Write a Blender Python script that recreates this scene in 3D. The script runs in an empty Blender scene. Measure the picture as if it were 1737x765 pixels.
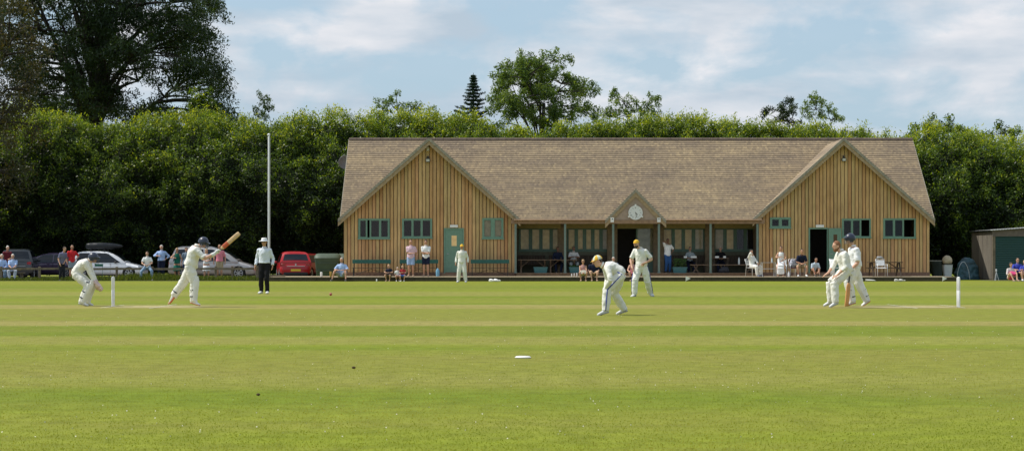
import bpy, bmesh, math, random
import numpy as np
from mathutils import Vector, Matrix, noise, Quaternion

random.seed(7); np.random.seed(7)
scene = bpy.context.scene
C = scene.collection
PI = math.pi

# ---------------------------------------------------------------- camera
F = 3163.0 / 1737.0          # focal length in picture widths
CAMZ = 1.2
cam_d = bpy.data.cameras.new('camera')
cam = bpy.data.objects.new('camera', cam_d); C.objects.link(cam)
cam.location = (0, 0, CAMZ)
cam.rotation_euler = (PI / 2, 0, 0)
cam_d.sensor_width = 36.0
cam_d.lens = F * 36.0
cam_d.shift_y = 53.5 / 1737.0
cam_d.clip_start = 0.5
cam_d.clip_end = 5000
scene.camera = cam

# ---------------------------------------------------------------- light
SUN_EL = math.radians(55)
SUN_BACK = math.radians(7)        # the sun stands to the left and a little beyond the pavilion front
sun_dir = Vector((-math.cos(SUN_BACK) * math.cos(SUN_EL), math.sin(SUN_BACK) * math.cos(SUN_EL), math.sin(SUN_EL)))
sd = bpy.data.lights.new('sun', 'SUN'); sd.energy = 3.6; sd.angle = math.radians(0.6); sd.color = (1.0, 0.95, 0.86)
sun = bpy.data.objects.new('sun', sd); C.objects.link(sun)
sun.rotation_euler = (-sun_dir).to_track_quat('-Z', 'Y').to_euler()

world = bpy.data.worlds.new('World'); scene.world = world; world.use_nodes = True
nt = world.node_tree; nt.nodes.clear()
N = nt.nodes.new; Lk = nt.links.new
out = N('ShaderNodeOutputWorld'); bg = N('ShaderNodeBackground'); bg.inputs['Strength'].default_value = 0.14
sky = N('ShaderNodeTexSky'); sky.sky_type = 'NISHITA'; sky.sun_disc = False
sky.sun_elevation = SUN_EL
sky.sun_rotation = math.atan2(sun_dir.x, sun_dir.y)
sky.air_density = 1.0; sky.dust_density = 1.2; sky.ozone_density = 1.3; sky.altitude = 50
tc = N('ShaderNodeTexCoord')
mp = N('ShaderNodeMapping'); mp.inputs['Scale'].default_value = (1.0, 1.0, 2.1); mp.inputs['Location'].default_value = (0.33, 0.1, 0.12)
Lk(tc.outputs['Generated'], mp.inputs['Vector'])
n1 = N('ShaderNodeTexNoise'); n1.inputs['Scale'].default_value = 13.0; n1.inputs['Detail'].default_value = 9; n1.inputs['Roughness'].default_value = 0.55
n1.inputs['Distortion'].default_value = 0.25
Lk(mp.outputs['Vector'], n1.inputs['Vector'])
r1 = N('ShaderNodeValToRGB'); r1.color_ramp.elements[0].position = 0.41; r1.color_ramp.elements[1].position = 0.56
r1.color_ramp.elements[0].color = (0.06, 0.06, 0.06, 1); r1.color_ramp.elements[1].color = (0.95, 0.95, 0.95, 1)
Lk(n1.outputs['Fac'], r1.inputs['Fac'])
# shade inside the clouds
mp2 = N('ShaderNodeMapping'); mp2.inputs['Scale'].default_value = (1.0, 1.0, 4.0); mp2.inputs['Location'].default_value = (1.7, 0.4, 0.5)
Lk(tc.outputs['Generated'], mp2.inputs['Vector'])
n2 = N('ShaderNodeTexNoise'); n2.inputs['Scale'].default_value = 11; n2.inputs['Detail'].default_value = 6
Lk(mp2.outputs['Vector'], n2.inputs['Vector'])
r2 = N('ShaderNodeValToRGB'); r2.color_ramp.elements[0].position = 0.38; r2.color_ramp.elements[1].position = 0.66
r2.color_ramp.elements[0].color = (2.95, 3.55, 4.15, 1); r2.color_ramp.elements[1].color = (5.1, 5.1, 5.3, 1)
Lk(n2.outputs['Fac'], r2.inputs['Fac'])
# thin summer haze towards the horizon
sz = N('ShaderNodeSeparateXYZ'); Lk(tc.outputs['Generated'], sz.inputs['Vector'])
hz = N('ShaderNodeMapRange'); hz.inputs['From Min'].default_value = 0.0; hz.inputs['From Max'].default_value = 0.5
hz.inputs['To Min'].default_value = 0.92; hz.inputs['To Max'].default_value = 0.25; Lk(sz.outputs['Z'], hz.inputs['Value'])
mh = N('ShaderNodeMix'); mh.data_type = 'RGBA'; Lk(hz.outputs[0], mh.inputs['Factor']); Lk(sky.outputs['Color'], mh.inputs['A']); mh.inputs['B'].default_value = (2.45, 3.35, 4.1, 1)
mx = N('ShaderNodeMix'); mx.data_type = 'RGBA'
Lk(r1.outputs['Color'], mx.inputs['Factor']); Lk(mh.outputs['Result'], mx.inputs['A']); Lk(r2.outputs['Color'], mx.inputs['B'])
Lk(mx.outputs['Result'], bg.inputs['Color']); Lk(bg.outputs['Background'], out.inputs['Surface'])

vs = scene.view_settings
vs.view_transform = 'Standard'; vs.look = 'None'; vs.exposure = 0.25; vs.gamma = 1.0; vs.use_curve_mapping = False
scene.render.resolution_x = 1024; scene.render.resolution_y = 450

# ---------------------------------------------------------------- helpers
def W(px, py, Y):
    "photo pixel at a given distance -> point in the world"
    s = 3163.0 / Y
    return Vector(((px - 868.5) / s, Y, CAMZ - (py - 436.0) / s))
def GX(px, Y): return (px - 868.5) * Y / 3163.0
def GZ(py, Y): return CAMZ - (py - 436.0) * Y / 3163.0
def GY(py, z=0.0): return 3163.0 * (CAMZ - z) / (py - 436.0)

def tag(o, label=None, cat=None, group=None, kind=None):
    if label: o['label'] = label
    if cat: o['category'] = cat
    if group: o['group'] = group
    if kind: o['kind'] = kind
    return o
def thing(name, label, cat, loc=(0, 0, 0), rz=0.0, group=None):
    o = bpy.data.objects.new(name, None); C.objects.link(o)
    o.empty_display_size = 0.3
    o.location = loc; o.rotation_euler = (0, 0, rz)
    return tag(o, label, cat, group)
def copy_thing(root, loc, rz, label=None):
    r = root.copy(); C.objects.link(r); r.location = loc; r.rotation_euler = (0, 0, rz)
    if label: r['label'] = label
    for ch in list(root.children):
        c = ch.copy(); C.objects.link(c); c.parent = r
        for g in ch.children:
            d = g.copy(); C.objects.link(d); d.parent = c
    return r

class MB:
    "collects shapes, then links them as one mesh object"
    def __init__(s): s.v = []; s.f = []; s.m = []; s.cur = 0
    def add(s, vs_, fs_):
        o = len(s.v); s.v += [tuple(v) for v in vs_]
        for f in fs_: s.f.append(tuple(i + o for i in f)); s.m.append(s.cur)
        return s
    def box(s, x0, x1, y0, y1, z0, z1):
        v = [(x, y, z) for z in (z0, z1) for y in (y0, y1) for x in (x0, x1)]
        return s.add(v, [(0, 2, 3, 1), (4, 5, 7, 6), (0, 1, 5, 4), (2, 6, 7, 3), (0, 4, 6, 2), (1, 3, 7, 5)])
    def obox(s, c, ax, ay, az):
        "box with centre and three half-axis vectors"
        c = Vector(c); ax = Vector(ax); ay = Vector(ay); az = Vector(az)
        v = [c + ax * i + ay * j + az * k for k in (-1, 1) for j in (-1, 1) for i in (-1, 1)]
        return s.add(v, [(0, 2, 3, 1), (4, 5, 7, 6), (0, 1, 5, 4), (2, 6, 7, 3), (0, 4, 6, 2), (1, 3, 7, 5)])
    def beam(s, a, b, w, h, up=(0, 0, 1)):
        a = Vector(a); b = Vector(b); d = (b - a); l = d.length; d.normalize()
        up = Vector(up); sd_ = d.cross(up)
        if sd_.length < 1e-4: sd_ = d.cross(Vector((0, 1, 0)))
        sd_.normalize(); u = sd_.cross(d).normalized()
        return s.obox((a + b) / 2, d * l / 2, sd_ * w / 2, u * h / 2)
    def loft(s, rings, seg=12, power=2.0, cap=True):
        "rings: (centre, axis_a, axis_b)"
        vs_ = []; fs = []
        for c, a, b in rings:
            c = Vector(c); a = Vector(a); b = Vector(b)
            for i in range(seg):
                t = 2 * PI * i / seg; ct, st = math.cos(t), math.sin(t)
                if power != 2.0:
                    ct = math.copysign(abs(ct) ** (2 / power), ct); st = math.copysign(abs(st) ** (2 / power), st)
                vs_.append(c + a * ct + b * st)
        n = len(rings)
        for j in range(n - 1):
            for i in range(seg):
                k = (i + 1) % seg
                fs.append((j * seg + i, j * seg + k, (j + 1) * seg + k, (j + 1) * seg + i))
        if cap:
            fs.append(tuple(reversed(range(seg)))); fs.append(tuple(range((n - 1) * seg, n * seg)))
        return s.add(vs_, fs)
    def tube(s, pts, rad, seg=8, flat=None):
        pts = [Vector(p) for p in pts]; n = len(pts)
        if not hasattr(rad, '__len__'): rad = [rad] * n
        rings = []; prev = None
        for i, p in enumerate(pts):
            if i == 0: d = pts[1] - p
            elif i == n - 1: d = p - pts[-2]
            else: d = (pts[i + 1] - p).normalized() + (p - pts[i - 1]).normalized()
            if d.length < 1e-6: d = Vector((0, 0, 1))
            d.normalize()
            if prev is None:
                a = d.cross(Vector((0, 0, 1)))
                if a.length < 0.1: a = d.cross(Vector((0, 1, 0)))
            else: a = prev - d * prev.dot(d)
            a.normalize(); prev = a
            b = d.cross(a)
            rings.append((p, a * rad[i], b * rad[i] * (flat or 1)))
        return s.loft(rings, seg)
    def ball(s, c, ra, seg=12, rg=8, ax=None):
        c = Vector(c)
        if not hasattr(ra, '__len__'): ra = (ra, ra, ra)
        if ax is None: ax = (Vector((1, 0, 0)), Vector((0, 1, 0)), Vector((0, 0, 1)))
        rings = []
        for j in range(rg + 1):
            t = -PI / 2 + PI * (j + 0.0) / rg
            if j == 0: t += 0.12
            if j == rg: t -= 0.12
            r = math.cos(t)
            rings.append((c + ax[2] * ra[2] * math.sin(t), ax[0] * ra[0] * r, ax[1] * ra[1] * r))
        return s.loft(rings, seg)
    def cyl(s, a, b, r, seg=16): return s.tube([a, b], r, seg)
    def lathe(s, prof, seg=20, org=(0, 0, 0), axis='z'):
        o = Vector(org); vs_ = []; fs = []
        for r, z in prof:
            for i in range(seg):
                t = 2 * PI * i / seg
                if axis == 'z': vs_.append(o + Vector((r * math.cos(t), r * math.sin(t), z)))
                elif axis == 'y': vs_.append(o + Vector((r * math.cos(t), z, r * math.sin(t))))
                else: vs_.append(o + Vector((z, r * math.cos(t), r * math.sin(t))))
        for j in range(len(prof) - 1):
            for i in range(seg):
                k = (i + 1) % seg
                fs.append((j * seg + i, j * seg + k, (j + 1) * seg + k, (j + 1) * seg + i))
        fs.append(tuple(reversed(range(seg)))); fs.append(tuple(range((len(prof) - 1) * seg, len(prof) * seg)))
        return s.add(vs_, fs)
    def prism(s, poly, d0, d1, axis='y'):
        "polygon in the other two axes, extruded from d0 to d1"
        n = len(poly)
        def P(a, b, d):
            return (a, d, b) if axis == 'y' else ((d, a, b) if axis == 'x' else (a, b, d))
        v = [P(a, b, d0) for a, b in poly] + [P(a, b, d1) for a, b in poly]
        f = [tuple(range(n)), tuple(reversed(range(n, 2 * n)))]
        for i in range(n):
            k = (i + 1) % n; f.append((i, i + n, k + n, k))
        return s.add(v, f)
    def mesh(s, name='m', off=None):
        me = bpy.data.meshes.new(name)
        v = s.v
        if off is not None: v = [(a - off[0], b - off[1], c - off[2]) for a, b, c in s.v]
        me.from_pydata(v, [], s.f); me.update()
        return me
    def build(s, name, mats, parent=None, off=None, smooth=False, normals=True, bevel=0):
        me = s.mesh(name, off)
        if not isinstance(mats, (list, tuple)): mats = [mats]
        for m in mats: me.materials.append(m)
        if len(mats) > 1: me.polygons.foreach_set('material_index', s.m)
        if normals:
            bm = bmesh.new(); bm.from_mesh(me); bmesh.ops.recalc_face_normals(bm, faces=bm.faces); bm.to_mesh(me); bm.free()
        if smooth:
            me.polygons.foreach_set('use_smooth', [True] * len(me.polygons))
            if smooth is not True: me.set_sharp_from_angle(angle=math.radians(smooth))
        o = bpy.data.objects.new(name, me); C.objects.link(o)
        if parent: o.parent = parent
        if bevel:
            b = o.modifiers.new('bevel', 'BEVEL'); b.width = bevel; b.segments = 2; b.limit_method = 'ANGLE'
        return o

def evald(mb, mats, voxel, smooth_it=4, disp=0.0, disp_scale=0.12):
    "voxel-fuse the collected shapes into one continuous skin; returns a mesh"
    me = mb.mesh('tmp')
    bm = bmesh.new(); bm.from_mesh(me); bmesh.ops.recalc_face_normals(bm, faces=bm.faces); bm.to_mesh(me); bm.free()
    o = bpy.data.objects.new('tmp', me); C.objects.link(o)
    r = o.modifiers.new('r', 'REMESH'); r.mode = 'VOXEL'; r.voxel_size = voxel; r.use_smooth_shade = True
    if smooth_it:
        sm = o.modifiers.new('s', 'SMOOTH'); sm.factor = 0.5; sm.iterations = smooth_it
    if disp:
        key = 'folds%.2f' % disp_scale
        tx = bpy.data.textures.get(key) or bpy.data.textures.new(key, 'CLOUDS')
        tx.noise_scale = disp_scale; tx.noise_depth = 2
        d = o.modifiers.new('d', 'DISPLACE'); d.texture = tx; d.strength = disp; d.mid_level = 0.5; d.texture_coords = 'GLOBAL'
    dg = bpy.context.evaluated_depsgraph_get(); dg.update()
    res = bpy.data.meshes.new_from_object(o.evaluated_get(dg))
    bpy.data.objects.remove(o); bpy.data.meshes.remove(me)
    res.materials.clear()
    for m in mats: res.materials.append(m)
    res.polygons.foreach_set('use_smooth', [True] * len(res.polygons))
    return res
def link_mesh(name, me, parent=None, off=None):
    if off is not None: me.transform(Matrix.Translation(-Vector(off)))
    o = bpy.data.objects.new(name, me); C.objects.link(o)
    if parent: o.parent = parent
    return o

# ---------------------------------------------------------------- materials
MATS = {}
def newmat(name):
    m = bpy.data.materials.new(name); m.use_nodes = True
    n = m.node_tree; b = n.nodes['Principled BSDF']
    return m, n, b
def plain(name, col, rough=0.6, metal=0.0, vary=0.12, scale=6.0, bump=0.0, bscale=40.0, spec=0.5, coat=0.0):
    if name in MATS: return MATS[name]
    m, n, b = newmat(name)
    tcn = n.nodes.new('ShaderNodeTexCoord'); no = n.nodes.new('ShaderNodeTexNoise')
    no.inputs['Scale'].default_value = scale; no.inputs['Detail'].default_value = 5
    n.links.new(tcn.outputs['Object'], no.inputs['Vector'])
    rp = n.nodes.new('ShaderNodeValToRGB')
    rp.color_ramp.elements[0].position = 0.3; rp.color_ramp.elements[1].position = 0.7
    rp.color_ramp.elements[0].color = tuple(c * (1 - vary) for c in col) + (1,)
    rp.color_ramp.elements[1].color = tuple(min(1, c * (1 + vary)) for c in col) + (1,)
    n.links.new(no.outputs['Fac'], rp.inputs['Fac']); n.links.new(rp.outputs['Color'], b.inputs['Base Color'])
    b.inputs['Roughness'].default_value = rough; b.inputs['Metallic'].default_value = metal
    b.inputs['Specular IOR Level'].default_value = spec; b.inputs['Coat Weight'].default_value = coat
    if bump:
        n2_ = n.nodes.new('ShaderNodeTexNoise'); n2_.inputs['Scale'].default_value = bscale; n2_.inputs['Detail'].default_value = 4
        n.links.new(tcn.outputs['Object'], n2_.inputs['Vector'])
        bp = n.nodes.new('ShaderNodeBump'); bp.inputs['Strength'].default_value = bump; bp.inputs['Distance'].default_value = 0.02
        n.links.new(n2_.outputs['Fac'], bp.inputs['Height']); n.links.new(bp.outputs['Normal'], b.inputs['Normal'])
    MATS[name] = m
    return m
def cloth(name, col, vary=0.1): return plain('cloth ' + name, col, 0.9, vary=vary, scale=9, bump=0.25, bscale=26, spec=0.2)

def foliage_mat(name, cols, gloss=0.35, trans=0.35):
    m, n, b = newmat(name)
    at = n.nodes.new('ShaderNodeAttribute'); at.attribute_name = 'tint'
    rp = n.nodes.new('ShaderNodeValToRGB'); el = rp.color_ramp.elements
    el[0].color = cols[0] + (1,); el[0].position = 0.0
    el[1].color = cols[-1] + (1,); el[1].position = 1.0
    for i, c in enumerate(cols[1:-1]):
        e = el.new((i + 1) / (len(cols) - 1)); e.color = c + (1,)
    n.links.new(at.outputs['Fac'], rp.inputs['Fac']); n.links.new(rp.outputs['Color'], b.inputs['Base Color'])
    b.inputs['Roughness'].default_value = 0.42; b.inputs['Specular IOR Level'].default_value = gloss
    tr = n.nodes.new('ShaderNodeBsdfTranslucent'); mixc = n.nodes.new('ShaderNodeMix'); mixc.data_type = 'RGBA'
    mixc.blend_type = 'MULTIPLY'; mixc.inputs['Factor'].default_value = 1.0
    n.links.new(rp.outputs['Color'], mixc.inputs['A']); mixc.inputs['B'].default_value = (2.6, 2.3, 0.6, 1)
    n.links.new(mixc.outputs['Result'], tr.inputs['Color'])
    ms = n.nodes.new('ShaderNodeMixShader'); ms.inputs[0].default_value = trans
    n.links.new(b.outputs[0], ms.inputs[1]); n.links.new(tr.outputs[0], ms.inputs[2])
    n.links.new(ms.outputs[0], n.nodes['Material Output'].inputs['Surface'])
    return m
# ---------------------------------------------------------------- the field
def grass_material():
    m, n, b = newmat('mown grass'); nd = n.nodes.new; lk = n.links.new
    t = nd('ShaderNodeTexCoord'); sep = nd('ShaderNodeSeparateXYZ')
    # mowing strips run across the field: a ramp over the distance, wobbling a little
    wob = nd('ShaderNodeTexNoise'); wob.inputs['Scale'].default_value = 0.12; wob.inputs['Detail'].default_value = 3
    lk(t.outputs['Object'], wob.inputs['Vector'])
    lk(t.outputs['Object'], sep.inputs['Vector'])
    wm = nd('ShaderNodeMath'); wm.operation = 'MULTIPLY_ADD'; wm.inputs[1].default_value = 0.9; wm.inputs[2].default_value = -0.45
    lk(wob.outputs['Fac'], wm.inputs[0])
    ad = nd('ShaderNodeMath'); ad.operation = 'ADD'; lk(sep.outputs['Y'], ad.inputs[0]); lk(wm.outputs[0], ad.inputs[1])
    dv = nd('ShaderNodeMath'); dv.operation = 'DIVIDE'; dv.inputs[1].default_value = 100.0; lk(ad.outputs[0], dv.inputs[0])
    g1 = (0.182, 0.217, 0.018); g2 = (0.140, 0.186, 0.014); g3 = (0.215, 0.228, 0.042); tan = (0.265, 0.24, 0.07); ol = (0.188, 0.205, 0.028)
    stops = [(9, g1), (12.2, g1), (13.6, g1), (14.2, g1), (15.4, g2), (16.5, g2), (17.4, ol), (18.2, g3), (19.5, ol), (23.9, ol),
             (24.3, g2), (25.3, g1), (25.8, g3), (28.0, g3), (28.5, g2), (32.4, g2), (32.8, tan), (34.6, tan), (35.2, ol), (43.0, ol), (43.8, tan),
             (46.6, tan), (47.2, g2), (50, g1), (57, g2), (58, g3), (64, g3), (65, g1), (74, g2), (84, g1), (94, g1)]
    rp = nd('ShaderNodeValToRGB'); el = rp.color_ramp.elements
    el[0].position = stops[0][0] / 100; el[0].color = stops[0][1] + (1,)
    el[1].position = stops[-1][0] / 100; el[1].color = stops[-1][1] + (1,)
    for p, c in stops[1:-1]:
        e = el.new(p / 100); e.color = c + (1,)
    lk(dv.outputs[0], rp.inputs['Fac'])
    # large straw patches, then middle mottling, then blades
    def noise_(scale, det, src=None, rough=0.6):
        q = nd('ShaderNodeTexNoise'); q.inputs['Scale'].default_value = scale; q.inputs['Detail'].default_value = det; q.inputs['Roughness'].default_value = rough
        lk(src or t.outputs['Object'], q.inputs['Vector']); return q
    mpx = nd('ShaderNodeMapping'); mpx.inputs['Scale'].default_value = (0.35, 1.0, 1.0); lk(t.outputs['Object'], mpx.inputs['Vector'])
    big = noise_(0.35, 5, mpx.outputs['Vector'])
    rb = nd('ShaderNodeValToRGB'); rb.color_ramp.elements[0].position = 0.38; rb.color_ramp.elements[1].position = 0.68
    rb.color_ramp.elements[0].color = (0, 0, 0, 1); rb.color_ramp.elements[1].color = (0.6, 0.6, 0.6, 1)
    lk(big.outputs['Fac'], rb.inputs['Fac'])
    m1 = nd('ShaderNodeMix'); m1.data_type = 'RGBA'; lk(rb.outputs['Color'], m1.inputs['Factor']); lk(rp.outputs['Color'], m1.inputs['A']); m1.inputs['B'].default_value = (0.208, 0.192, 0.045, 1)
    mid = noise_(3.5, 6)
    md = nd('ShaderNodeMapRange'); md.inputs['From Min'].default_value = 0.3; md.inputs['From Max'].default_value = 0.7; md.inputs['To Min'].default_value = 0.80; md.inputs['To Max'].default_value = 1.2
    lk(mid.outputs['Fac'], md.inputs['Value'])
    fine = noise_(38, 5, rough=0.75)
    fd = nd('ShaderNodeMapRange'); fd.inputs['From Min'].default_value = 0.32; fd.inputs['From Max'].default_value = 0.68; fd.inputs['To Min'].default_value = 0.84; fd.inputs['To Max'].default_value = 1.16
    lk(fine.outputs['Fac'], fd.inputs['Value'])
    mu = nd('ShaderNodeMath'); mu.operation = 'MULTIPLY'; lk(md.outputs[0], mu.inputs[0]); lk(fd.outputs[0], mu.inputs[1])
    m2 = nd('ShaderNodeMix'); m2.data_type = 'RGBA'; m2.blend_type = 'MULTIPLY'; m2.inputs['Factor'].default_value = 1.0
    lk(m1.outputs['Result'], m2.inputs['A']); lk(mu.outputs[0], m2.inputs['B'])
    lk(m2.outputs['Result'], b.inputs['Base Color'])
    b.inputs['Roughness'].default_value = 0.95; b.inputs['Specular IOR Level'].default_value = 0.12
    bp = nd('ShaderNodeBump'); bp.inputs['Strength'].default_value = 0.35; bp.inputs['Distance'].default_value = 0.012
    lk(fine.outputs['Fac'], bp.inputs['Height']); lk(bp.outputs['Normal'], b.inputs['Normal'])
    return m
M_grass = grass_material()
M_gravel = plain('gravel', (0.16, 0.14, 0.11), 0.95, vary=0.35, scale=3.0, bump=0.6, bscale=60)
M_straw = plain('worn straw turf', (0.34, 0.29, 0.12), 0.95, vary=0.22, scale=5.0, bump=0.3, bscale=60)
M_chalk = plain('chalk', (0.62, 0.60, 0.48), 0.95, vary=0.25, scale=14)

g = MB(); g.add([(-900, -60, 0), (900, -60, 0), (900, 1500, 0), (-900, 1500, 0)], [(0, 1, 2, 3)])
tag(g.build('ground', M_grass), kind='structure')
# car park behind the fence
g = MB(); g.add([(-70, 98.2, 0.004), (-9.2, 98.2, 0.004), (-9.2, 113, 0.004), (-70, 113, 0.004)], [(0, 1, 2, 3)])
tag(g.build('gravel_car_park', M_gravel), kind='structure')
M_rough = plain('rough verge ground', (0.085, 0.09, 0.03), 0.95, vary=0.4, scale=1.5, bump=0.6, bscale=50)
g = MB()
for xa, xb, ya, yb in ((-70, -12.2, 93.4, 98.19), (24.2, 60, 94.3, 108)):
    n_ = 40; top = [(xa + (xb - xa) * i / n_, ya + noise.noise((xa + (xb - xa) * i / n_, 2, 0)) * .25, .004) for i in range(n_ + 1)]
    bot = [(p[0], yb, .004) for p in top]; g.add(top + bot, [(i, i + 1, n_ + 2 + i, n_ + 1 + i) for i in range(n_)])
tag(g.build('rough_verge', M_rough), kind='structure')
# the cut strip between the wickets, worn pale at both ends
PX0 = GX(197, 45.6); PX1 = GX(1619, 45.0)
g = MB()
for (xa, xb, ya, yb) in ((PX0 - 0.2, PX0 + 2.6, 44.3, 45.9), (PX1 - 2.6, PX1 + 0.2, 44.1, 45.7)):
    n_ = 26; top = []; bot = []
    for i in range(n_ + 1):
        x = xa + (xb - xa) * i / n_
        w = min(1.0, 4 * min(i, n_ - i) / n_)
        top.append((x, (ya + yb) / 2 + (yb - ya) / 2 * w + noise.noise((x * 2, 3, 0)) * 0.2, 0.004))
        bot.append((x, (ya + yb) / 2 - (yb - ya) / 2 * w + noise.noise((x * 2, 9, 0)) * 0.2, 0.004))
    g.add(top + bot, [(i, i + 1, n_ + 2 + i, n_ + 1 + i) for i in range(n_)])
tag(g.build('worn_pitch_patch', M_straw), kind='structure')
g = MB()
for x in (PX0, PX1):
    s_ = 1 if x < 0 else -1
    g.add([(x - .02, 43.9, .009), (x + .02, 43.9, .009), (x + .02, 46.6, .009), (x - .02, 46.6, .009)], [(0, 1, 2, 3)])
    xx = x + s_ * 1.22
    g.add([(xx - .02, 43.5, .009), (xx + .02, 43.5, .009), (xx + .02, 47.0, .009), (xx - .02, 47.0, .009)], [(0, 1, 2, 3)])
    for yy in (43.93, 46.57):
        a, c_ = sorted((x, x + s_ * 2.4))
        g.add([(a, yy - .02, .012), (c_, yy - .02, .012), (c_, yy + .02, .012), (a, yy + .02, .012)], [(0, 1, 2, 3)])
tag(g.build('crease_markings', M_chalk), kind='structure')

# ---- leaf/blade clouds as big numpy meshes
def quads_mesh(name, cen, ax, ay, tint, mat, parent=None, off=(0, 0, 0), fold=0.0):
    "cen, ax, ay: (n,3) arrays; each leaf a diamond-like quad"
    n = len(cen)
    cen = cen - np.array(off)
    v = np.empty((n, 4, 3), dtype=np.float32)
    nrm = np.cross(ax, ay); L = np.linalg.norm(nrm, axis=1, keepdims=True) + 1e-9
    nrm = nrm / L * np.linalg.norm(ax, axis=1, keepdims=True)
    v[:, 0] = cen - ay; v[:, 1] = cen + ax * 0.62 - ay * 0.1 + nrm * fold; v[:, 2] = cen + ay; v[:, 3] = cen - ax * 0.62 - ay * 0.1 + nrm * fold
    me = bpy.data.meshes.new(name)
    me.vertices.add(n * 4); me.vertices.foreach_set('co', v.reshape(-1))
    me.loops.add(n * 4); me.loops.foreach_set('vertex_index', np.arange(n * 4, dtype=np.int32))
    me.polygons.add(n); me.polygons.foreach_set('loop_start', np.arange(0, n * 4, 4, dtype=np.int32))
    me.polygons.foreach_set('loop_total', np.full(n, 4, dtype=np.int32))
    at = me.attributes.new('tint', 'FLOAT', 'FACE'); at.data.foreach_set('value', np.asarray(tint, dtype=np.float32))
    me.update(calc_edges=True)
    me.materials.append(mat)
    o = bpy.data.objects.new(name, me); C.objects.link(o)
    if parent: o.parent = parent
    return o
rng = np.random.default_rng(11)
def unit(a): return a / (np.linalg.norm(a, axis=1, keepdims=True) + 1e-9)
def rand_dirs(n): return unit(rng.normal(size=(n, 3)))

M_blade = foliage_mat('grass blades', [(0.15, 0.20, 0.016), (0.20, 0.235, 0.022), (0.27, 0.26, 0.06)], 0.12, 0.25)
# short blades standing in the near part of the field
def lawn_blades(n, y0, y1, h, wd):
    u = rng.random(n) ** 1.5; Y = y0 * (y1 / y0) ** u
    half = Y * 0.292
    X = (rng.random(n) * 2 - 1) * half
    ln = h * (0.5 + rng.random(n))
    cen = np.stack([X, Y, ln * 0.45], 1)
    tilt = rng.normal(size=(n, 3)) * 0.45; tilt[:, 2] = 1
    ay = unit(tilt) * ln[:, None] * 0.5
    an = rng.random(n) * 2 * PI
    ax = np.stack([np.cos(an), np.sin(an), np.zeros(n)], 1) * wd
    patch = np.array([noise.noise((x * 0.5, y * 0.35, 5.0)) for x, y in zip(X, Y)])
    tint = np.clip(0.5 + patch * 0.6 + rng.normal(size=n) * 0.25, 0, 1)
    return cen, ax, ay, tint
a = lawn_blades(130000, 10.5, 34, 0.009, 0.0045)
tag(quads_mesh('grass_blades', *a, M_blade), 'short mown grass blades standing across the near outfield', 'grass', kind='stuff')
# rough grass verge along the fence foot
n_ = 16000
X = rng.random(n_) * 40 - 52 + 26.5; X = -37 + rng.random(n_) * 24.3
Yv = 93.6 + rng.random(n_) * 3.6
thick = np.array([noise.noise((x * 0.35, y * 0.3, 1.0)) for x, y in zip(X, Yv)])
ln = (0.10 + 0.16 * rng.random(n_)) * (1.0 + 1.3 * np.clip(thick, 0, 1)) * np.where(X > -20, 1.25, 0.8)
ayv = rng.normal(size=(n_, 3)) * 0.35; ayv[:, 2] = 1
an = rng.random(n_) * 2 * PI
tag(quads_mesh('verge_grass', np.stack([X, Yv, ln * 0.45], 1), np.stack([np.cos(an), np.sin(an), 0 * an], 1) * 0.03, unit(ayv) * ln[:, None] * 0.5,
    rng.random(n_) * 0.7, foliage_mat('verge grass', [(0.04, 0.06, 0.015), (0.075, 0.11, 0.02), (0.14, 0.13, 0.05)], 0.15, 0.35)),
    'rough uncut grass along the foot of the rail fence', 'grass', kind='stuff')
# daisies / clover heads: pale specks
n_ = 900
u = rng.random(n_); Y = 12 * (40 / 12) ** u; X = (rng.random(n_) * 2 - 1) * Y * .285
keep = np.array([noise.noise((x * 0.4, y * 0.25, 2.0)) + rng.random() * 0.5 > 0.1 for x, y in zip(X, Y)])
X = X[keep]; Y = Y[keep]; n_ = len(X)
ax_ = rand_dirs(n_) * 0.008; ay_ = np.cross(ax_, rand_dirs(n_)); ay_ = unit(ay_) * 0.006
M_daisy = plain('daisy white', (0.75, 0.75, 0.66), 0.8)
tag(quads_mesh('daisies', np.stack([X, Y, np.full(n_, 0.022)], 1), ax_, ay_, rng.random(n_), M_daisy),
    'tiny pale daisy heads scattered through the near grass', 'flowers', kind='stuff')
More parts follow.
